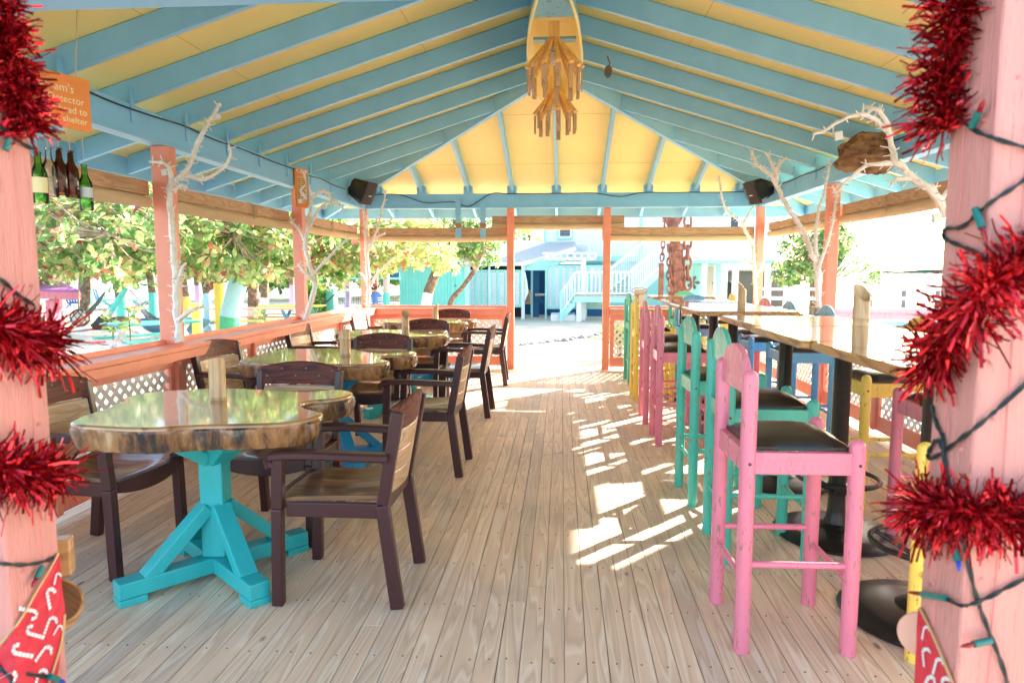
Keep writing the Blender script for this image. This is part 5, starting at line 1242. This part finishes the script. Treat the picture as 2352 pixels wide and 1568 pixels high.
mb=MB(); balus(mb,PY(1320,679,Y0+.05),PY(1454,679,Y0+.05),.83,.14); mb.build('landing_railing',M['hwhite'],sc,world=True)
mb=MB(); balus(mb,PY(1320,679,Y0+.1),PY(1290,722,Y0+.1),.8,.16); mb.build('lower_railing',M['hwhite'],sc,world=True)
bd('newel',sc,M['hteal'],(1286,668,1292,724,Y0-.02,.1,GZ+.15))
def flight(A,B,wv,n,nm):
    A=V(A);B=V(B)
    for off in (V((0,0,0)),V(wv)):
        s=MB(); d=B-A; s.prism([A+off+V((0,0,-.28)),B+off+V((0,0,-.28)),B+off+V((0,0,.05)),A+off+V((0,0,.05))],V((0,.05,0)))
        s.build(nm+'_stringer',M['hteal'],sc,world=True)
    t=MB()
    for k in range(n):
        p=A.lerp(B,(k+.5)/n); dx=(B-A).x/n
        t.prism([p+V((-abs(dx)*.6,0,.03)),p+V((abs(dx)*.6,0,.03)),p+V((abs(dx)*.6,0,.03))+V(wv),p+V((-abs(dx)*.6,0,.03))+V(wv)],(0,0,.035))
    t.build(nm+'_tread',M['tan'],sc,world=True)
flight(PY(1289,719,Y0+.1),PY(1322,684,Y0+.1),(0,1.1,0),4,'lower')
A=PY(1450,676,Y0+.1); B=PY(1560,578,Y0+2.6); W_=(-.75,.9,0)
flight(A,B,W_,13,'upper')
mb=MB(); balus(mb,A,B,.85,.15); mb.build('upper_railing',M['hwhite'],sc,world=True)
mb=MB(); balus(mb,A+V(W_),B+V(W_),.85,.15); mb.build('wall_side_railing',M['hwhite'],sc,world=True)
# teal shed and mesh enclosure
sh=thing('teal_shed','turquoise board shed behind the leaning white footed tree','shed',tuple(gp(1000,23.5)))
vboards(MB(),917,612,1046,705,23,3,.11,GZ).build('wall',M['steal2'],sh,world=True); dd=bd('door',sh,M['steal2'],(1046.5,615,1066,705,23.03,.1,GZ)); bd('end_wall',sh,M['hteal'],(1066.5,612,1076,705,23.02,.1,GZ))
p=PY(1045,655,22.98); MB().tube([p,p+V((0,-.05,0)),p+V((.06,-.05,-.02))],.015,6).build('handle',M['steel'],dd,world=True)
MB().prism([PY(912,610,22.7),PY(1080,610,22.7),PY(1080,600,26),PY(912,600,26)],(0,0,.06)).build('roof',M['roofg'],sh,world=True)
en=thing('mesh_enclosure','wire mesh enclosure with a turquoise top beam, left of the turquoise shed','enclosure',tuple(gp(860,21.5))); mb=MB()
a=PY(770,670,21.5); b=PY(916,670,21.5); zt=PY(850,642,21.5).z; x=a.x
while x<b.x: mb.tube([(x,21.5,GZ),(x,21.5,zt)],.005,4,False); x+=.075
z=GZ
while z<zt: mb.tube([(a.x,21.5,z),(b.x,21.5,z)],.005,4,False); z+=.075
mb.build('mesh',M['wire'],en,world=True); bd('beam',en,M['steal2'],(770,637,917,642,21.42,.14)); bd('rail',en,M['tag'],(770,666,916,668.5,21.44,.05))
p=PY(887,660,21.2); MB().tube([(p.x,21.2,GZ),(p.x,21.2,PY(887,672,21.2).z)],.1,12).build('post_foot',M['ttel'],en,world=True,smooth=40); MB().tube([(p.x,21.2,PY(887,672,21.2).z+.001),(p.x,21.2,PY(887,622,21.2).z)],.1,12).build('post',M['tan'],en,world=True,smooth=40)
th=MB(); rn=random.Random(9); c0=PY(868,598,21.0); nT=60
for k in range(nT):
    f=k/nT; p=PY(838+58*f,601+rn.uniform(-1,1),21.4); q=PY(836+62*f,622+rn.uniform(-2,4),20.9+rn.uniform(-.1,.1)); th.bar(p+V((0,rn.uniform(0,.2),0)),q,.06,.03)
th.build('thatch',M['thatch'],en,world=True); bd('wall_panel',en,M['dblue'],(893,626,917,642,21.6,.1))
# ------------------------------------------------------------------ anchor with chains
an=thing('ship_anchor','huge rusty ship anchor standing upright, hung with chains','anchor',tuple(gp(1562,12.8)))
A=gp(1572,12.8); B=PY(1552,575,12.8); T=PY(1546,500,12.8)
mb=MB(); d=(B-A).normalized(); 
def sq(p,w,h): s=V((1,0,0)); return [p+V((w*a,h*b,0)) for a,b in ((-1,-.6),(-.6,-1),(.6,-1),(1,-.6),(1,.6),(.6,1),(-.6,1),(-1,.6))]
mb.tube_rings([sq(A,.17,.13),sq(A.lerp(B,.5),.145,.12),sq(B,.125,.11)]); mb.tube_rings([sq(B+V((0,0,.001)),.15,.13),sq(B+V((-.01,0,.12)),.15,.13)]); mb.tube_rings([sq(B+V((-.01,0,.1205)),.09,.09),sq(T,.08,.08)])
mb.build('shank',M['rust'],an,world=True,smooth=30,bevel=.01)
mb=MB(); q=[]
for k in range(13):
    a=R(200+140*k/12); q.append(V((A.x+.95*math.cos(a),12.8,A.z+1.1+.95*math.sin(a))))
mb.tube(q,0,10,True,[.07+.09*math.sin(PI*k/12) for k in range(13)])
for sg in (0,12):
    p=q[sg]; o=V((.18 if sg==0 else -.18,0,.02)); mb.prism([p+V((0,-.22,-.12)),p+V((0,.22,-.12)),p+V((0,0,.42))],o*.4)
mb.build('arms',M['rust'],an,world=True,smooth=40)
c=T+V((0,0,-.12)); mb=MB()
for sg in (-1,1): mb.bar(c+V((.02*sg,0,-.1)),c+V((.16*sg,.02,.16)),.07,.07)
mb.build('shackle',M['rust'],an,world=True,bevel=.01)
ring=[c+V((.16*math.cos(2*PI*k/20),0,.25+.16*math.sin(2*PI*k/20))) for k in range(21)]; MB().tube(ring,.035,8,False).build('ring',M['rust'],an,world=True,smooth=True)
def chain(label,pts,ln,wd,r):
    t=thing('anchor_chain',label,'chain',tuple(pts[0])); P=smooth_path(pts,30); L=0; k=0; nxt=0
    for i in range(1,len(P)):
        L+=(P[i]-P[i-1]).length
        if L>=nxt:
            d=(P[i]-P[i-1]).normalized(); s=V((1,0,0)) if k%2==0 else V((0,1,0)); s=(s-d*s.dot(d)).normalized(); q=[]
            for j in range(25):
                a=2*PI*j/24; q.append(P[i]+s*(wd*math.cos(a))+d*((ln*.5)*math.sin(a)*1.0))
            MB().tube(q,r,8,False).build('link',M['rust'],t,world=True,smooth=True); nxt=L+ln*.72; k+=1
    return t
chain('rusty chain of large links hanging right of the anchor shank',[PY(1580,508,12.7),PY(1580,560,12.7),PY(1579,610,12.7),PY(1581,662,12.65)],.25,.062,.025)
chain('rusty small linked chain hanging left of the anchor shank',[PY(1527,500,12.7),PY(1523,560,12.7),PY(1520,600,12.7)],.15,.034,.013)
chain('rusty chain looped down the left face of the anchor shank',[PY(1543,540,12.6),PY(1538,590,12.6),PY(1537,640,12.6),PY(1541,700,12.6)],.16,.042,.016)
b=MB(); p=PY(1519,604,12.7); q=PY(1517,690,12.7); b.bar(p,q,.15,.08); o=b.build('iron_bar',M['rust'],bevel=.02); tag(o,'flat rusty iron bar hanging below the small linked chain','iron bar')
# agaves in front of it
def agave(label,u,Y,s,seed):
    rn=random.Random(seed); b=gp(u,Y); t=thing('agave',label,'plant',tuple(b)); mb=MB()
    for k in range(26):
        a=2.399*k; el=R(20+62*(k/26)); d=V((math.cos(a)*math.cos(el),math.sin(a)*math.cos(el),math.sin(el))); leaf(mb,b+V((0,0,.3*s)),d,V((0,0,1)),s*rn.uniform(.7,1),s*.16,.5,.25)
    mb.build('leaves',M['palm'],t,world=True); MB().tube([b,b+V((0,0,.34*s))],.07*s,8).build('stem',M['barkb'],t,world=True)
agave('green spiky plant beyond the far wall, left of the anchor',1490,12.2,.95,1); agave('low green spiky plant beside the doorway, behind the far lattice wall',1425,12.4,.7,2)
# carved fish plaque and hanging sheet by the stairs
fpq=thing('carved_plaque','tan carved wooden plaque with an eye shaped oval, under the stairs','plaque',tuple(gp(1470,24))); bd('board',fpq,M['shadewood'],(1457,664,1482,705,24,.06,GZ),bevel=.03); c=PY(1469,668,23.97)
MB().tube([c+V((.26*math.cos(2*PI*k/24),0,.11*math.sin(2*PI*k/24))) for k in range(25)],.02,6,False).build('oval',M['slab'],fpq,world=True)
# ------------------------------------------------------------------ waterside on the right
fe=thing('dock_railing','long grey white railing of posts and rails beside the water','railing',tuple(gp(1950,20)))
mb=MB(); a=PY(1735,670,20); b=PY(2350,670,20); zt=PY(1950,667,20).z; zm=PY(1950,689,20).z
x=a.x; 
while x<b.x: MB().box(x-.05,x+.05,19.95,20.05,GZ,zt).build('post',M['hwhite'],fe,world=True); x+=1.15
MB().box(a.x,b.x,19.93,20.07,zt+.001,zt+.07).build('top_rail',M['hwhite'],fe,world=True); MB().box(a.x,b.x,19.94,20.06,zm,zm+.09).build('lower_rail',M['hwhite'],fe,world=True)
pi=thing('pier','low grey pier on piles across the water','pier',tuple(PY(2150,670,36))); a=PY(1965,655,36); b=PY(2420,655,36); zz=PY(2100,655,36).z
MB().box(a.x,b.x,35,38,zz-.25,zz).build('deck',M['tan'],pi,world=True); mb=MB(); x=a.x+.4
pm=plain('grey_pile',rgb(140,134,128),.9)
while x<b.x: MB().tube([(x,35.2,-2),(x,35.2,zz-.251)],.12,8).build('pile',pm,pi,world=True); x+=1.6
rn=random.Random(12); M['rock']=blotch('grey_rock',[(.3,rgb(110,106,102)),(.7,rgb(182,176,168))],4,8,.9,.8,.05)
def rock(label,p,s,seed,group):
    p=V(p); rr=random.Random(seed)
    def f(a,t):
        th=2*PI*a; ph=PI*(.02+.96*t); d=V((math.cos(th)*math.sin(ph),math.sin(th)*math.sin(ph),math.cos(ph)*.7)); return p+d*s*(1+.35*noise.noise(d*1.7+V((seed,0,0))))
    o=lump(f,14,9).build('shore_rock',M['rock'],smooth=45); return tag(o,label,'rock',group)
for k in range(16):
    u=1975+k*9.5+rn.uniform(-4,4); Y=rn.uniform(22,25); p=gp(u,Y); rock('grey boulder in the heap along the shore behind the railing',p+V((0,0,.15)),rn.uniform(.28,.5),k,'boulders heaped along the shore')
for k in range(22):
    f=k/21; u=1195+190*f+rn.uniform(-3,3); v=793-30*f+rn.uniform(-3,3); p=PZ(u,v,-.33); z=ground_z(p.x,p.y); rock('small stone in the ragged row across the sand path',(p.x,p.y,z+.01),rn.uniform(.05,.11),50+k,'stones in a row across the sand')
rl=thing('pink_rail','long pink painted rail outside, beyond the blue bar stools','rail',tuple(gp(2050,12)))
a=PY(1905,712,12); b=PY(2330,712,12); MB().box(a.x,b.x,11.9,12.2,a.z-.04,a.z+.03).build('rail',M['spink'],rl,world=True,bevel=.01); MB().box(a.x,b.x,12.02,12.06,a.z-.16,a.z-.041).build('fascia',M['spink'],rl,world=True)
mb=MB(); x=a.x+.05
while x<b.x: MB().box(x,x+.09,12.061,12.15,GZ,a.z-.041).build('post',M['spink'],rl,world=True); x+=1.4
bb=thing('blue_bench','low blue plank bench outside the right wall','bench',tuple(gp(2060,9.5))); a=PY(1990,738,9.5); b=PY(2180,738,9.5)
MB().box(a.x,b.x,9.4,9.8,a.z-.04,a.z).build('seat',M['sblue'],bb,world=True,bevel=.01); mb=MB().box(a.x+.1,a.x+.2,9.45,9.75,GZ,a.z-.041).box(b.x-.2,b.x-.1,9.45,9.75,GZ,a.z-.041); mb.build('leg',M['sblue'],bb,world=True)
tp=thing('teal_porch','pale turquoise hut corner with a jutting eave, just outside the right wall','hut',(5.0,6.9,GZ))
MB().box(3.66,8.4,6.80,6.9,GZ,2.62).build('wall',M['hteal'],tp,world=True); MB().box(3.62,3.72,6.73,6.799,GZ,2.62).build('corner_post',M['hteal'],tp,world=True,bevel=.006)
a=PY(2085,512,9.0); MB().box(a.x,8.6,9.0,9.5,PY(2085,521,9.0).z,PY(2085,503,9.0).z).build('eave',M['hteal'],tp,world=True,bevel=.006)
# dark store behind the columns
cs=thing('chain_link_fence','dark chain link fence with a hammock behind it, under the trees','fence',tuple(gp(1710,33))); mb=MB(); a=PY(1660,650,33); b=PY(1860,650,33); zt=PY(1700,618,33).z; s=0
while s<b.x-a.x+2.5:
    for sg in (1,-1):
        x0=a.x+s if sg<0 else a.x+s-2.2; mb.tube([(x0,33,GZ),(x0+sg*0+2.2*(1 if sg>0 else -1)*1.0,33,zt)],.006,3,False)
    s+=.16
mb.build('mesh',M['steel'],cs,world=True); mb=MB(); x=a.x
while x<b.x+.1: MB().tube([(x,33,GZ),(x,33,zt+.1)],.04,6).build('post',M['steel'],cs,world=True); x+=1.5
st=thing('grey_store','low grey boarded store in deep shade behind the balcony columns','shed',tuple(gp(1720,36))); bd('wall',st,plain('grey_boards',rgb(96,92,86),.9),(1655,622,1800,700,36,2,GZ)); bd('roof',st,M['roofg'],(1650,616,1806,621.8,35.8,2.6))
tnk=MB(); p=gp(1672,30.8); tnk.lathe([(.3,0),(.32,.05),(.32,1.25),(.25,1.35),(.1,1.4)],18,tuple(p)); tag(tnk.build('water_tank',M['speaker'],smooth=40),'black water tank under the balcony','tank')
# ------------------------------------------------------------------ beach yard on the left
def picnic(label,c,rz,cols,L=1.8):
    t=thing('picnic_table',label,'picnic table',tuple(c),rz); top,seat,leg=cols; mb=MB()
    for k in range(5): y=-.36+.18*k; mb.box(-L/2,L/2,y-.08,y+.08,.72,.76)
    mb.build('tabletop',top,t,bevel=.006)
    for y in (-.72,.72):
        MB().box(-L/2,L/2,y-.13,y+.13,.42,.46).build('bench',seat,t,bevel=.006)
    for x in (-L*.36,L*.36):
        mb=MB()
        for s in (-1,1): mb.bar((x+.03*s,-.75*s,0),(x+.03*s,.3*s,.715),.05,.1,(1,0,0))
        mb.bar((x-.09,-.8,.375),(x-.09,.8,.375),.05,.09); mb.build('trestle',leg,t,bevel=.005)
    return t
picnic('picnic table with orange and yellow planks beside the pale blue trunk',gp(585,19.5),R(4),(M['salmon'],M['tyel'],M['sblue']),2.5)
picnic('turquoise picnic table just outside the left wall',gp(345,13.6),R(55),(M['ttel'],M['ttel'],M['hwhite']),1.7)
picnic('picnic table with pink edges and turquoise planks near the sea',gp(285,25),R(-10),(M['ttel'],M['spink'],M['ttel']),1.9)
picnic('yellow topped picnic table in the middle of the yard',gp(660,21),R(8),(M['tyel'],M['salmon'],M['steal2']),2.2)
def ypost(label,u,Y,h,net):
    b=gp(u,Y); t=thing('painted_post',label,'post',tuple(b)); MB().tube([b,b+V((0,0,h))],.125,16).build('pole',M['tyel'],t,world=True,smooth=40); return b+V((0,0,h))
top=ypost('stout yellow post topped by a round float, beside the knotty trunk',504,14,1.5,0); ypost('stout yellow post low behind the first left post',448,17,1.0,0)
def netball(label,c,r,col,hang=None,name='net_float'):
    t=thing(name,label,'float',tuple(c)); c=V(c)
    MB().lathe([(max(.002,r*math.sin(PI*k/14)),-r*math.cos(PI*k/14)) for k in range(15)],20,tuple(c)).build('ball',col,t,world=True,smooth=True); mb=MB()
    for k in range(8):
        for tw in (-1,1):
            q=[]
            for j in range(13):
                ph=PI*(.06+.88*j/12); th=2*PI*k/8+tw*1.1*j/12*2; q.append(c+V((math.sin(ph)*math.cos(th),math.sin(ph)*math.sin(th),math.cos(ph)))*(r+.006))
            mb.tube(q,.007,4,False)
    mb.build('net',M['wire'],t,world=True)
    if hang: MB().tube([c+V((0,0,r)),V(hang)],.008,5).build('rope',M['twine'],t,world=True)
FL=plain('cream_float',rgb(222,206,160),.5); FP=plain('pink_float',rgb(196,132,120),.5); FG=plain('grey_float',rgb(214,206,198),.5)
netball('cream round float resting on the yellow post',top+V((0,0,.17)),.2,FL)
netball('pink round float in a net hung beside the yellow post',PY(484,645,14.2),.19,FP,PY(486,600,14.2))
netball('grey round float in a knotted net, hanging by the purple hut',PY(183,730,11.5),.145,FG,PY(181,660,11.5))
hut=thing('purple_hut','small hut with a purple roof, pink fascia and pink posts','hut',tuple(gp(90,12))); pk=PY(40,606,12.6); ee=[PY(184,672,11.6),PY(-60,665,11.2),PY(-70,655,14),PY(160,660,14)]
M['purp']=paint('purple_roof',rgb(178,108,190),.5,.06,bump=.1)
mb=MB()
for i in range(4): a,b=ee[i],ee[(i+1)%4]; mb.prism([a,b,pk],(0,0,.04))
mb.build('roof',M['purp'],hut,world=True); mb=MB()
for i in range(4): a,b=ee[i],ee[(i+1)%4]; mb.bar(a+V((0,0,-.06)),b+V((0,0,-.06)),.03,.13)
mb.build('fascia',M['spink'],hut,world=True)
for u,v,Y in ((120,690,11.7),(20,690,11.5),(130,680,13.7)):
    p=PY(u,690,Y); MB().box(p.x-.08,p.x+.08,Y-.08,Y+.08,GZ,ee[0].z-.13).build('post',M['spink'],hut,world=True,bevel=.01)
def hammock(label,a,b,sag,w_,col):
    t=thing('hammock',label,'hammock',tuple(a)); a=V(a);b=V(b); s=(b-a).cross(V((0,0,1))).normalized(); R0=[];n=16
    for i in range(n+1):
        f=i/n; p=a.lerp(b,f)+V((0,0,-sag*4*f*(1-f))); k=math.sin(PI*f)**.6*w_+.01; R0.append([p+s*(k*math.cos(PI*j/6))+V((0,0,.5*k*(1-math.sin(PI*j/6)))) for j in range(7)])
    mb=MB(); mb.v=[tuple(p) for g in R0 for p in g]; mb.f=[(i*7+j,i*7+j+1,(i+1)*7+j+1,(i+1)*7+j) for i in range(n) for j in range(6)]; mb.mi=[0]*len(mb.f); mb.build('cloth',col,t,world=True,smooth=True)
HG=paint('grey_hammock',rgb(92,98,98),.9,.2,scale=(30,30,30))
hammock('dark rope hammock slung between the palm and the teal stem',PY(166,735,18),PY(243,668,18),.22,.12,HG); hammock('dark hammock hanging low behind the first left post',PY(312,690,17),PY(420,690,17),.62,.2,HG); hammock('dark hammock slung near the green planter',PY(640,735,24),PY(775,670,24),.35,.16,HG)
stem=MB(); b=gp(238,20.5); stem.tube(smooth_path([b,PY(252,725,20.5),PY(272,690,20.5),PY(288,662,20.5)],5),.09,10); o=thing('slanting_tree','slanting teal painted tree stem growing from a dark root mound','tree',tuple(b)); stem.build('trunk',M['ttel'],o,world=True,smooth=True)
def rm(a,t): th=2*PI*a; ph=PI/2*(.05+.95*t); d=V((math.cos(th)*math.sin(ph)*.42,math.sin(th)*math.sin(ph)*.42,math.cos(ph)*.42)); return b+d*(1+.4*noise.noise(d*6))
lump(rm,16,8).build('root_mound',plain('dark_roots',rgb(52,54,48),.9),o,world=True,smooth=True)
def adir(label,c,rz,col):
    t=thing('beach_chair',label,'beach chair',tuple(c),rz); mb=MB()
    for k in range(5): 
        x=-.22+.11*k; mb.bar((x,.05,.3),(x*1.25,.5,.98-.03*abs(k-2)),.095,.02)
    mb.build('back',col,t,bevel=.004); mb=MB()
    for k in range(5): mb.box(-.27,.27,-.5+.11*k,-.41+.11*k,.36-.018*k,.38-.018*k)
    mb.build('seat',col,t,bevel=.004); mb=MB()
    for s in (-1,1): mb.box(.27*s-.05,.27*s+.05,-.55,.25,.55,.575); mb.box(.27*s-.02,.27*s+.02,-.5,-.42,0,.549); mb.bar((.24*s,-.45,.33),(.24*s,.55,.03),.025,.1)
    mb.build('arms_and_legs',col,t,bevel=.004)
adir('blue slatted beach chair facing the sea, left of the palm',gp(166,31),R(200),plain('blue_plastic',rgb(44,84,160),.5)); adir('pale blue slatted beach chair right of the palm',gp(216,34),R(190),plain('pale_blue_plastic',rgb(90,130,190),.5)); adir('red slatted beach chair by the first left post',gp(324,32),R(120),plain('red_plastic',rgb(196,40,70),.5))
bt=MB(); c=gp(395,17.5)
def boat(a,t): s=-1+2*t; th=2*PI*a; k=max(.02,(1-s*s))**.6; return c+V((.95*s,.32*k*math.cos(th)+.1*s,.34+.26*k*math.sin(th)+.18*s*s))
o=lump(boat,16,16).build('upturned_boat',plain('slate_blue_hull',rgb(66,104,130),.4),smooth=True); tag(o,'slate blue upturned boat lying on the sand','boat')
hp=thing('hedge_planter','clipped green hedge in a turquoise planter box','planter',tuple(gp(728,26))); bd('box',hp,M['steal2'],(738,664,766,712,25.9,.5,GZ)); mb=MB(); rn=random.Random(21); p0=PY(700,690,25.6); p1=PY(752,655,26.2)
for k in range(1500):
    p=V((rn.uniform(p0.x,p1.x),rn.uniform(25.4,26.2),rn.uniform(GZ,p1.z))); rosette(mb,p,V((rn.uniform(-1,1),-1,rn.uniform(-.3,1))),.11,.07,4,rn)
mb.build('hedge',M['palm'],hp,world=True)
ws=MB(); p=PY(640,622,20); 
for k in range(3): ws.bar(PY(600,628+2*k,20.2),PY(740,622+2*k,20.2),.05,.05)
tag(ws.build('trellis_rail',M['shadewood']),'weathered trellis rail across the yard behind the pale blue trunk','rail')
# saplings and dry leaves on the sand
def sapling(label,u,Y,h,seed):
    rn=random.Random(seed); b=gp(u,Y); t=thing('sapling',label,'plant',tuple(b)); MB().tube([b,b+V((.02,0,h*.6)),b+V((0,0,h))],.012,6).build('stem',M['barkb'],t,world=True); mb=MB()
    for k in range(3): rosette(mb,b+V((rn.uniform(-.12,.12),0,h-.14*k)),V((rn.uniform(-.6,.6),-.5,1)),.2,.1,6,rn)
    mb.build('leaves',M['almondy'],t,world=True)
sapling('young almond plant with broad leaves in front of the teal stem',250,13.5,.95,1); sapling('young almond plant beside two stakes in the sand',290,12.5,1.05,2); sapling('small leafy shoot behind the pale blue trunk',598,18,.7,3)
lv=MB(); rn=random.Random(31)
for k in range(420):
    x,y=rn.uniform(-13,-3.6),rn.uniform(6,22); z=ground_z(x,y); a=rn.random()*6.28; leaf(lv,V((x,y,z+.012)),V((math.cos(a),math.sin(a),.1)),V((0,0,1)),rn.uniform(.08,.17),rn.uniform(.05,.09),.5,-.1)
o=lv.build('fallen_leaves',leafm('dry_leaves',[(0,rgb(96,66,44)),(.6,rgb(150,100,62)),(1,rgb(186,150,96))],.2)); o['kind']='stuff'; tag(o,'dry brown leaves scattered over the sand','leaves')
# ------------------------------------------------------------------ person in the yard
pp=gp(866,16.5); ps=thing('person','person in a red cap and a blue striped polo shirt, facing left','person',tuple(pp))
def skin(name,pts,edges,radii,mat,sub=2,rootv=0):
    me=bpy.data.meshes.new(name); me.from_pydata([tuple(p) for p in pts],edges,[]); o=bpy.data.objects.new(name,me); C.objects.link(o); o.parent=ps; me.materials.append(mat)
    s=o.modifiers.new('skin','SKIN'); sk=me.skin_vertices[0].data if len(me.skin_vertices) else None
    if sk is None:
        bm=bmesh.new(); bm.from_mesh(me); bm.verts.layers.skin.verify(); bm.to_mesh(me); bm.free(); sk=me.skin_vertices[0].data
    for v,r in zip(sk,radii): v.radius=(r,r) if not hasattr(r,'__len__') else r
    sk[rootv].use_root=True
    d=o.modifiers.new('sub','SUBSURF'); d.levels=sub; d.render_levels=sub; s.use_smooth_shade=True
    return o
H_=PY(862,650,16.5).z-pp.z; k=H_/1.7   # standing height scale
S3=lambda x,y,z: (x*k,y*k,z*k)
skinm=plain('skin',rgb(196,140,112),.55,0); skinm.node_tree.nodes['Principled BSDF'].inputs['Subsurface Weight'].default_value=.1
body=[S3(0,0,.92),S3(-.02,0,1.12),S3(-.03,0,1.34),S3(-.05,0,1.44),S3(-.08,0,1.53),S3(-.10,0,1.62),  # pelvis chest neck head
 S3(-.03,-.17,1.36),S3(.0,-.21,1.10),S3(-.12,-.2,.90),S3(-.16,-.19,.82), S3(-.03,.17,1.36),S3(.05,.21,1.1),S3(.03,.21,.88),S3(.02,.2,.8),
 S3(0,-.09,.88),S3(-.05,-.1,.48),S3(.0,-.1,.07),S3(-.13,-.11,.03), S3(0,.09,.88),S3(.06,.1,.48),S3(.08,.1,.07),S3(-.05,.11,.03)]
ed=[(0,1),(1,2),(2,3),(3,4),(4,5),(2,6),(6,7),(7,8),(8,9),(2,10),(10,11),(11,12),(12,13),(0,14),(14,15),(15,16),(16,17),(0,18),(18,19),(19,20),(20,21)]
ra=[.13,.125,.15,.055,.085,.08,.06,.042,.032,.03,.06,.042,.032,.03,.085,.06,.042,.03,.085,.06,.042,.03]
skin('body',body,ed,[r*k for r in ra],skinm)
shirtm=plain('blue_polo',rgb(76,116,176),.8); 
def tors(z,rx,ry,cx): return [V(((cx+rx*math.cos(2*PI*j/24))*k,ry*math.sin(2*PI*j/24)*k,z*k)) for j in range(24)]
prof=[(.90,.155,.19,.0),(1.0,.152,.185,-.01),(1.12,.155,.185,-.02),(1.25,.165,.2,-.025),(1.36,.155,.2,-.03),(1.43,.10,.13,-.04),(1.46,.07,.075,-.045)]
MB().tube_rings([tors(z,a,b,c) for z,a,b,c in prof],False).build('shirt',shirtm,ps,smooth=True)
mb=MB()
for z in (1.0,1.08,1.16,1.24,1.30):
    a=.158+.008*(z>1.2); mb.tube_rings([tors(z-.012,a+.004,a*1.22+.004,-.02),tors(z+.012,a+.004,a*1.22+.004,-.02)],False)
mb.build('white_stripe',M['tag'],ps,smooth=True)
for s,e in ((-1,(0,-.215,1.15)),(1,(.045,.215,1.15))): MB().tube([S3(-.03,.15*s,1.38),S3(-.02,.19*s,1.30),S3(*e)],0,12,True,[.085*k,.08*k,.072*k]).build('sleeve',shirtm,ps,smooth=True)
mb=MB()
for s,xk in ((-1,-.05),(1,.06)): mb.tube([S3(0,.08*s,.93),S3(xk*.4,.09*s,.75),S3(xk*.9,.1*s,.5)],0,14,True,[.12*k,.108*k,.09*k])
mb.build('shorts',plain('khaki_shorts',rgb(150,130,104),.85),ps,smooth=True)
c=V(S3(-.105,0,1.625)); capm=plain('red_cap',rgb(200,50,56),.7); mb=MB(); mb.lathe([(.108*k,.0),(.107*k,.03*k),(.09*k,.075*k),(.05*k,.10*k),(.005,.106*k)],20,tuple(c)); mb.prism([c+V((-.08,-.07,.0))*k,c+V((-.2,-.055,-.012))*k,c+V((-.225,0,-.015))*k,c+V((-.2,.055,-.012))*k,c+V((-.08,.07,.0))*k],(0,0,.012*k)); mb.build('cap',capm,ps,smooth=40)
mb=MB(); mb.lathe([(.1*k,.0),(.1*k,-.05*k),(.085*k,-.1*k)],16,tuple(c+V((.012*k,0,-.003)))); mb.build('hair',plain('dark_hair',rgb(40,30,28),.6),ps,smooth=True)
hd=V(S3(-.10,0,1.585))
MB().tube([hd+V((-.09,0,.012))*k,hd+V((-.118,0,-.018))*k,hd+V((-.09,0,-.026))*k],0,6,True,[.008*k,.016*k,.01*k]).build('nose',skinm,ps,smooth=True)
for s in (-1,1):
    MB().lathe([(.001,-.009*k),(.009*k,-.004*k),(.009*k,.004*k),(.001,.009*k)],8,tuple(hd+V((-.082,.032*s,.022))*k)).build('eye',M['speaker'],ps,smooth=True)
    MB().tube([hd+V((.01,.083*s,.025))*k,hd+V((.014,.09*s,0))*k,hd+V((.01,.083*s,-.025))*k],0,6,True,[.008*k,.016*k,.008*k]).build('ear',skinm,ps,smooth=True)
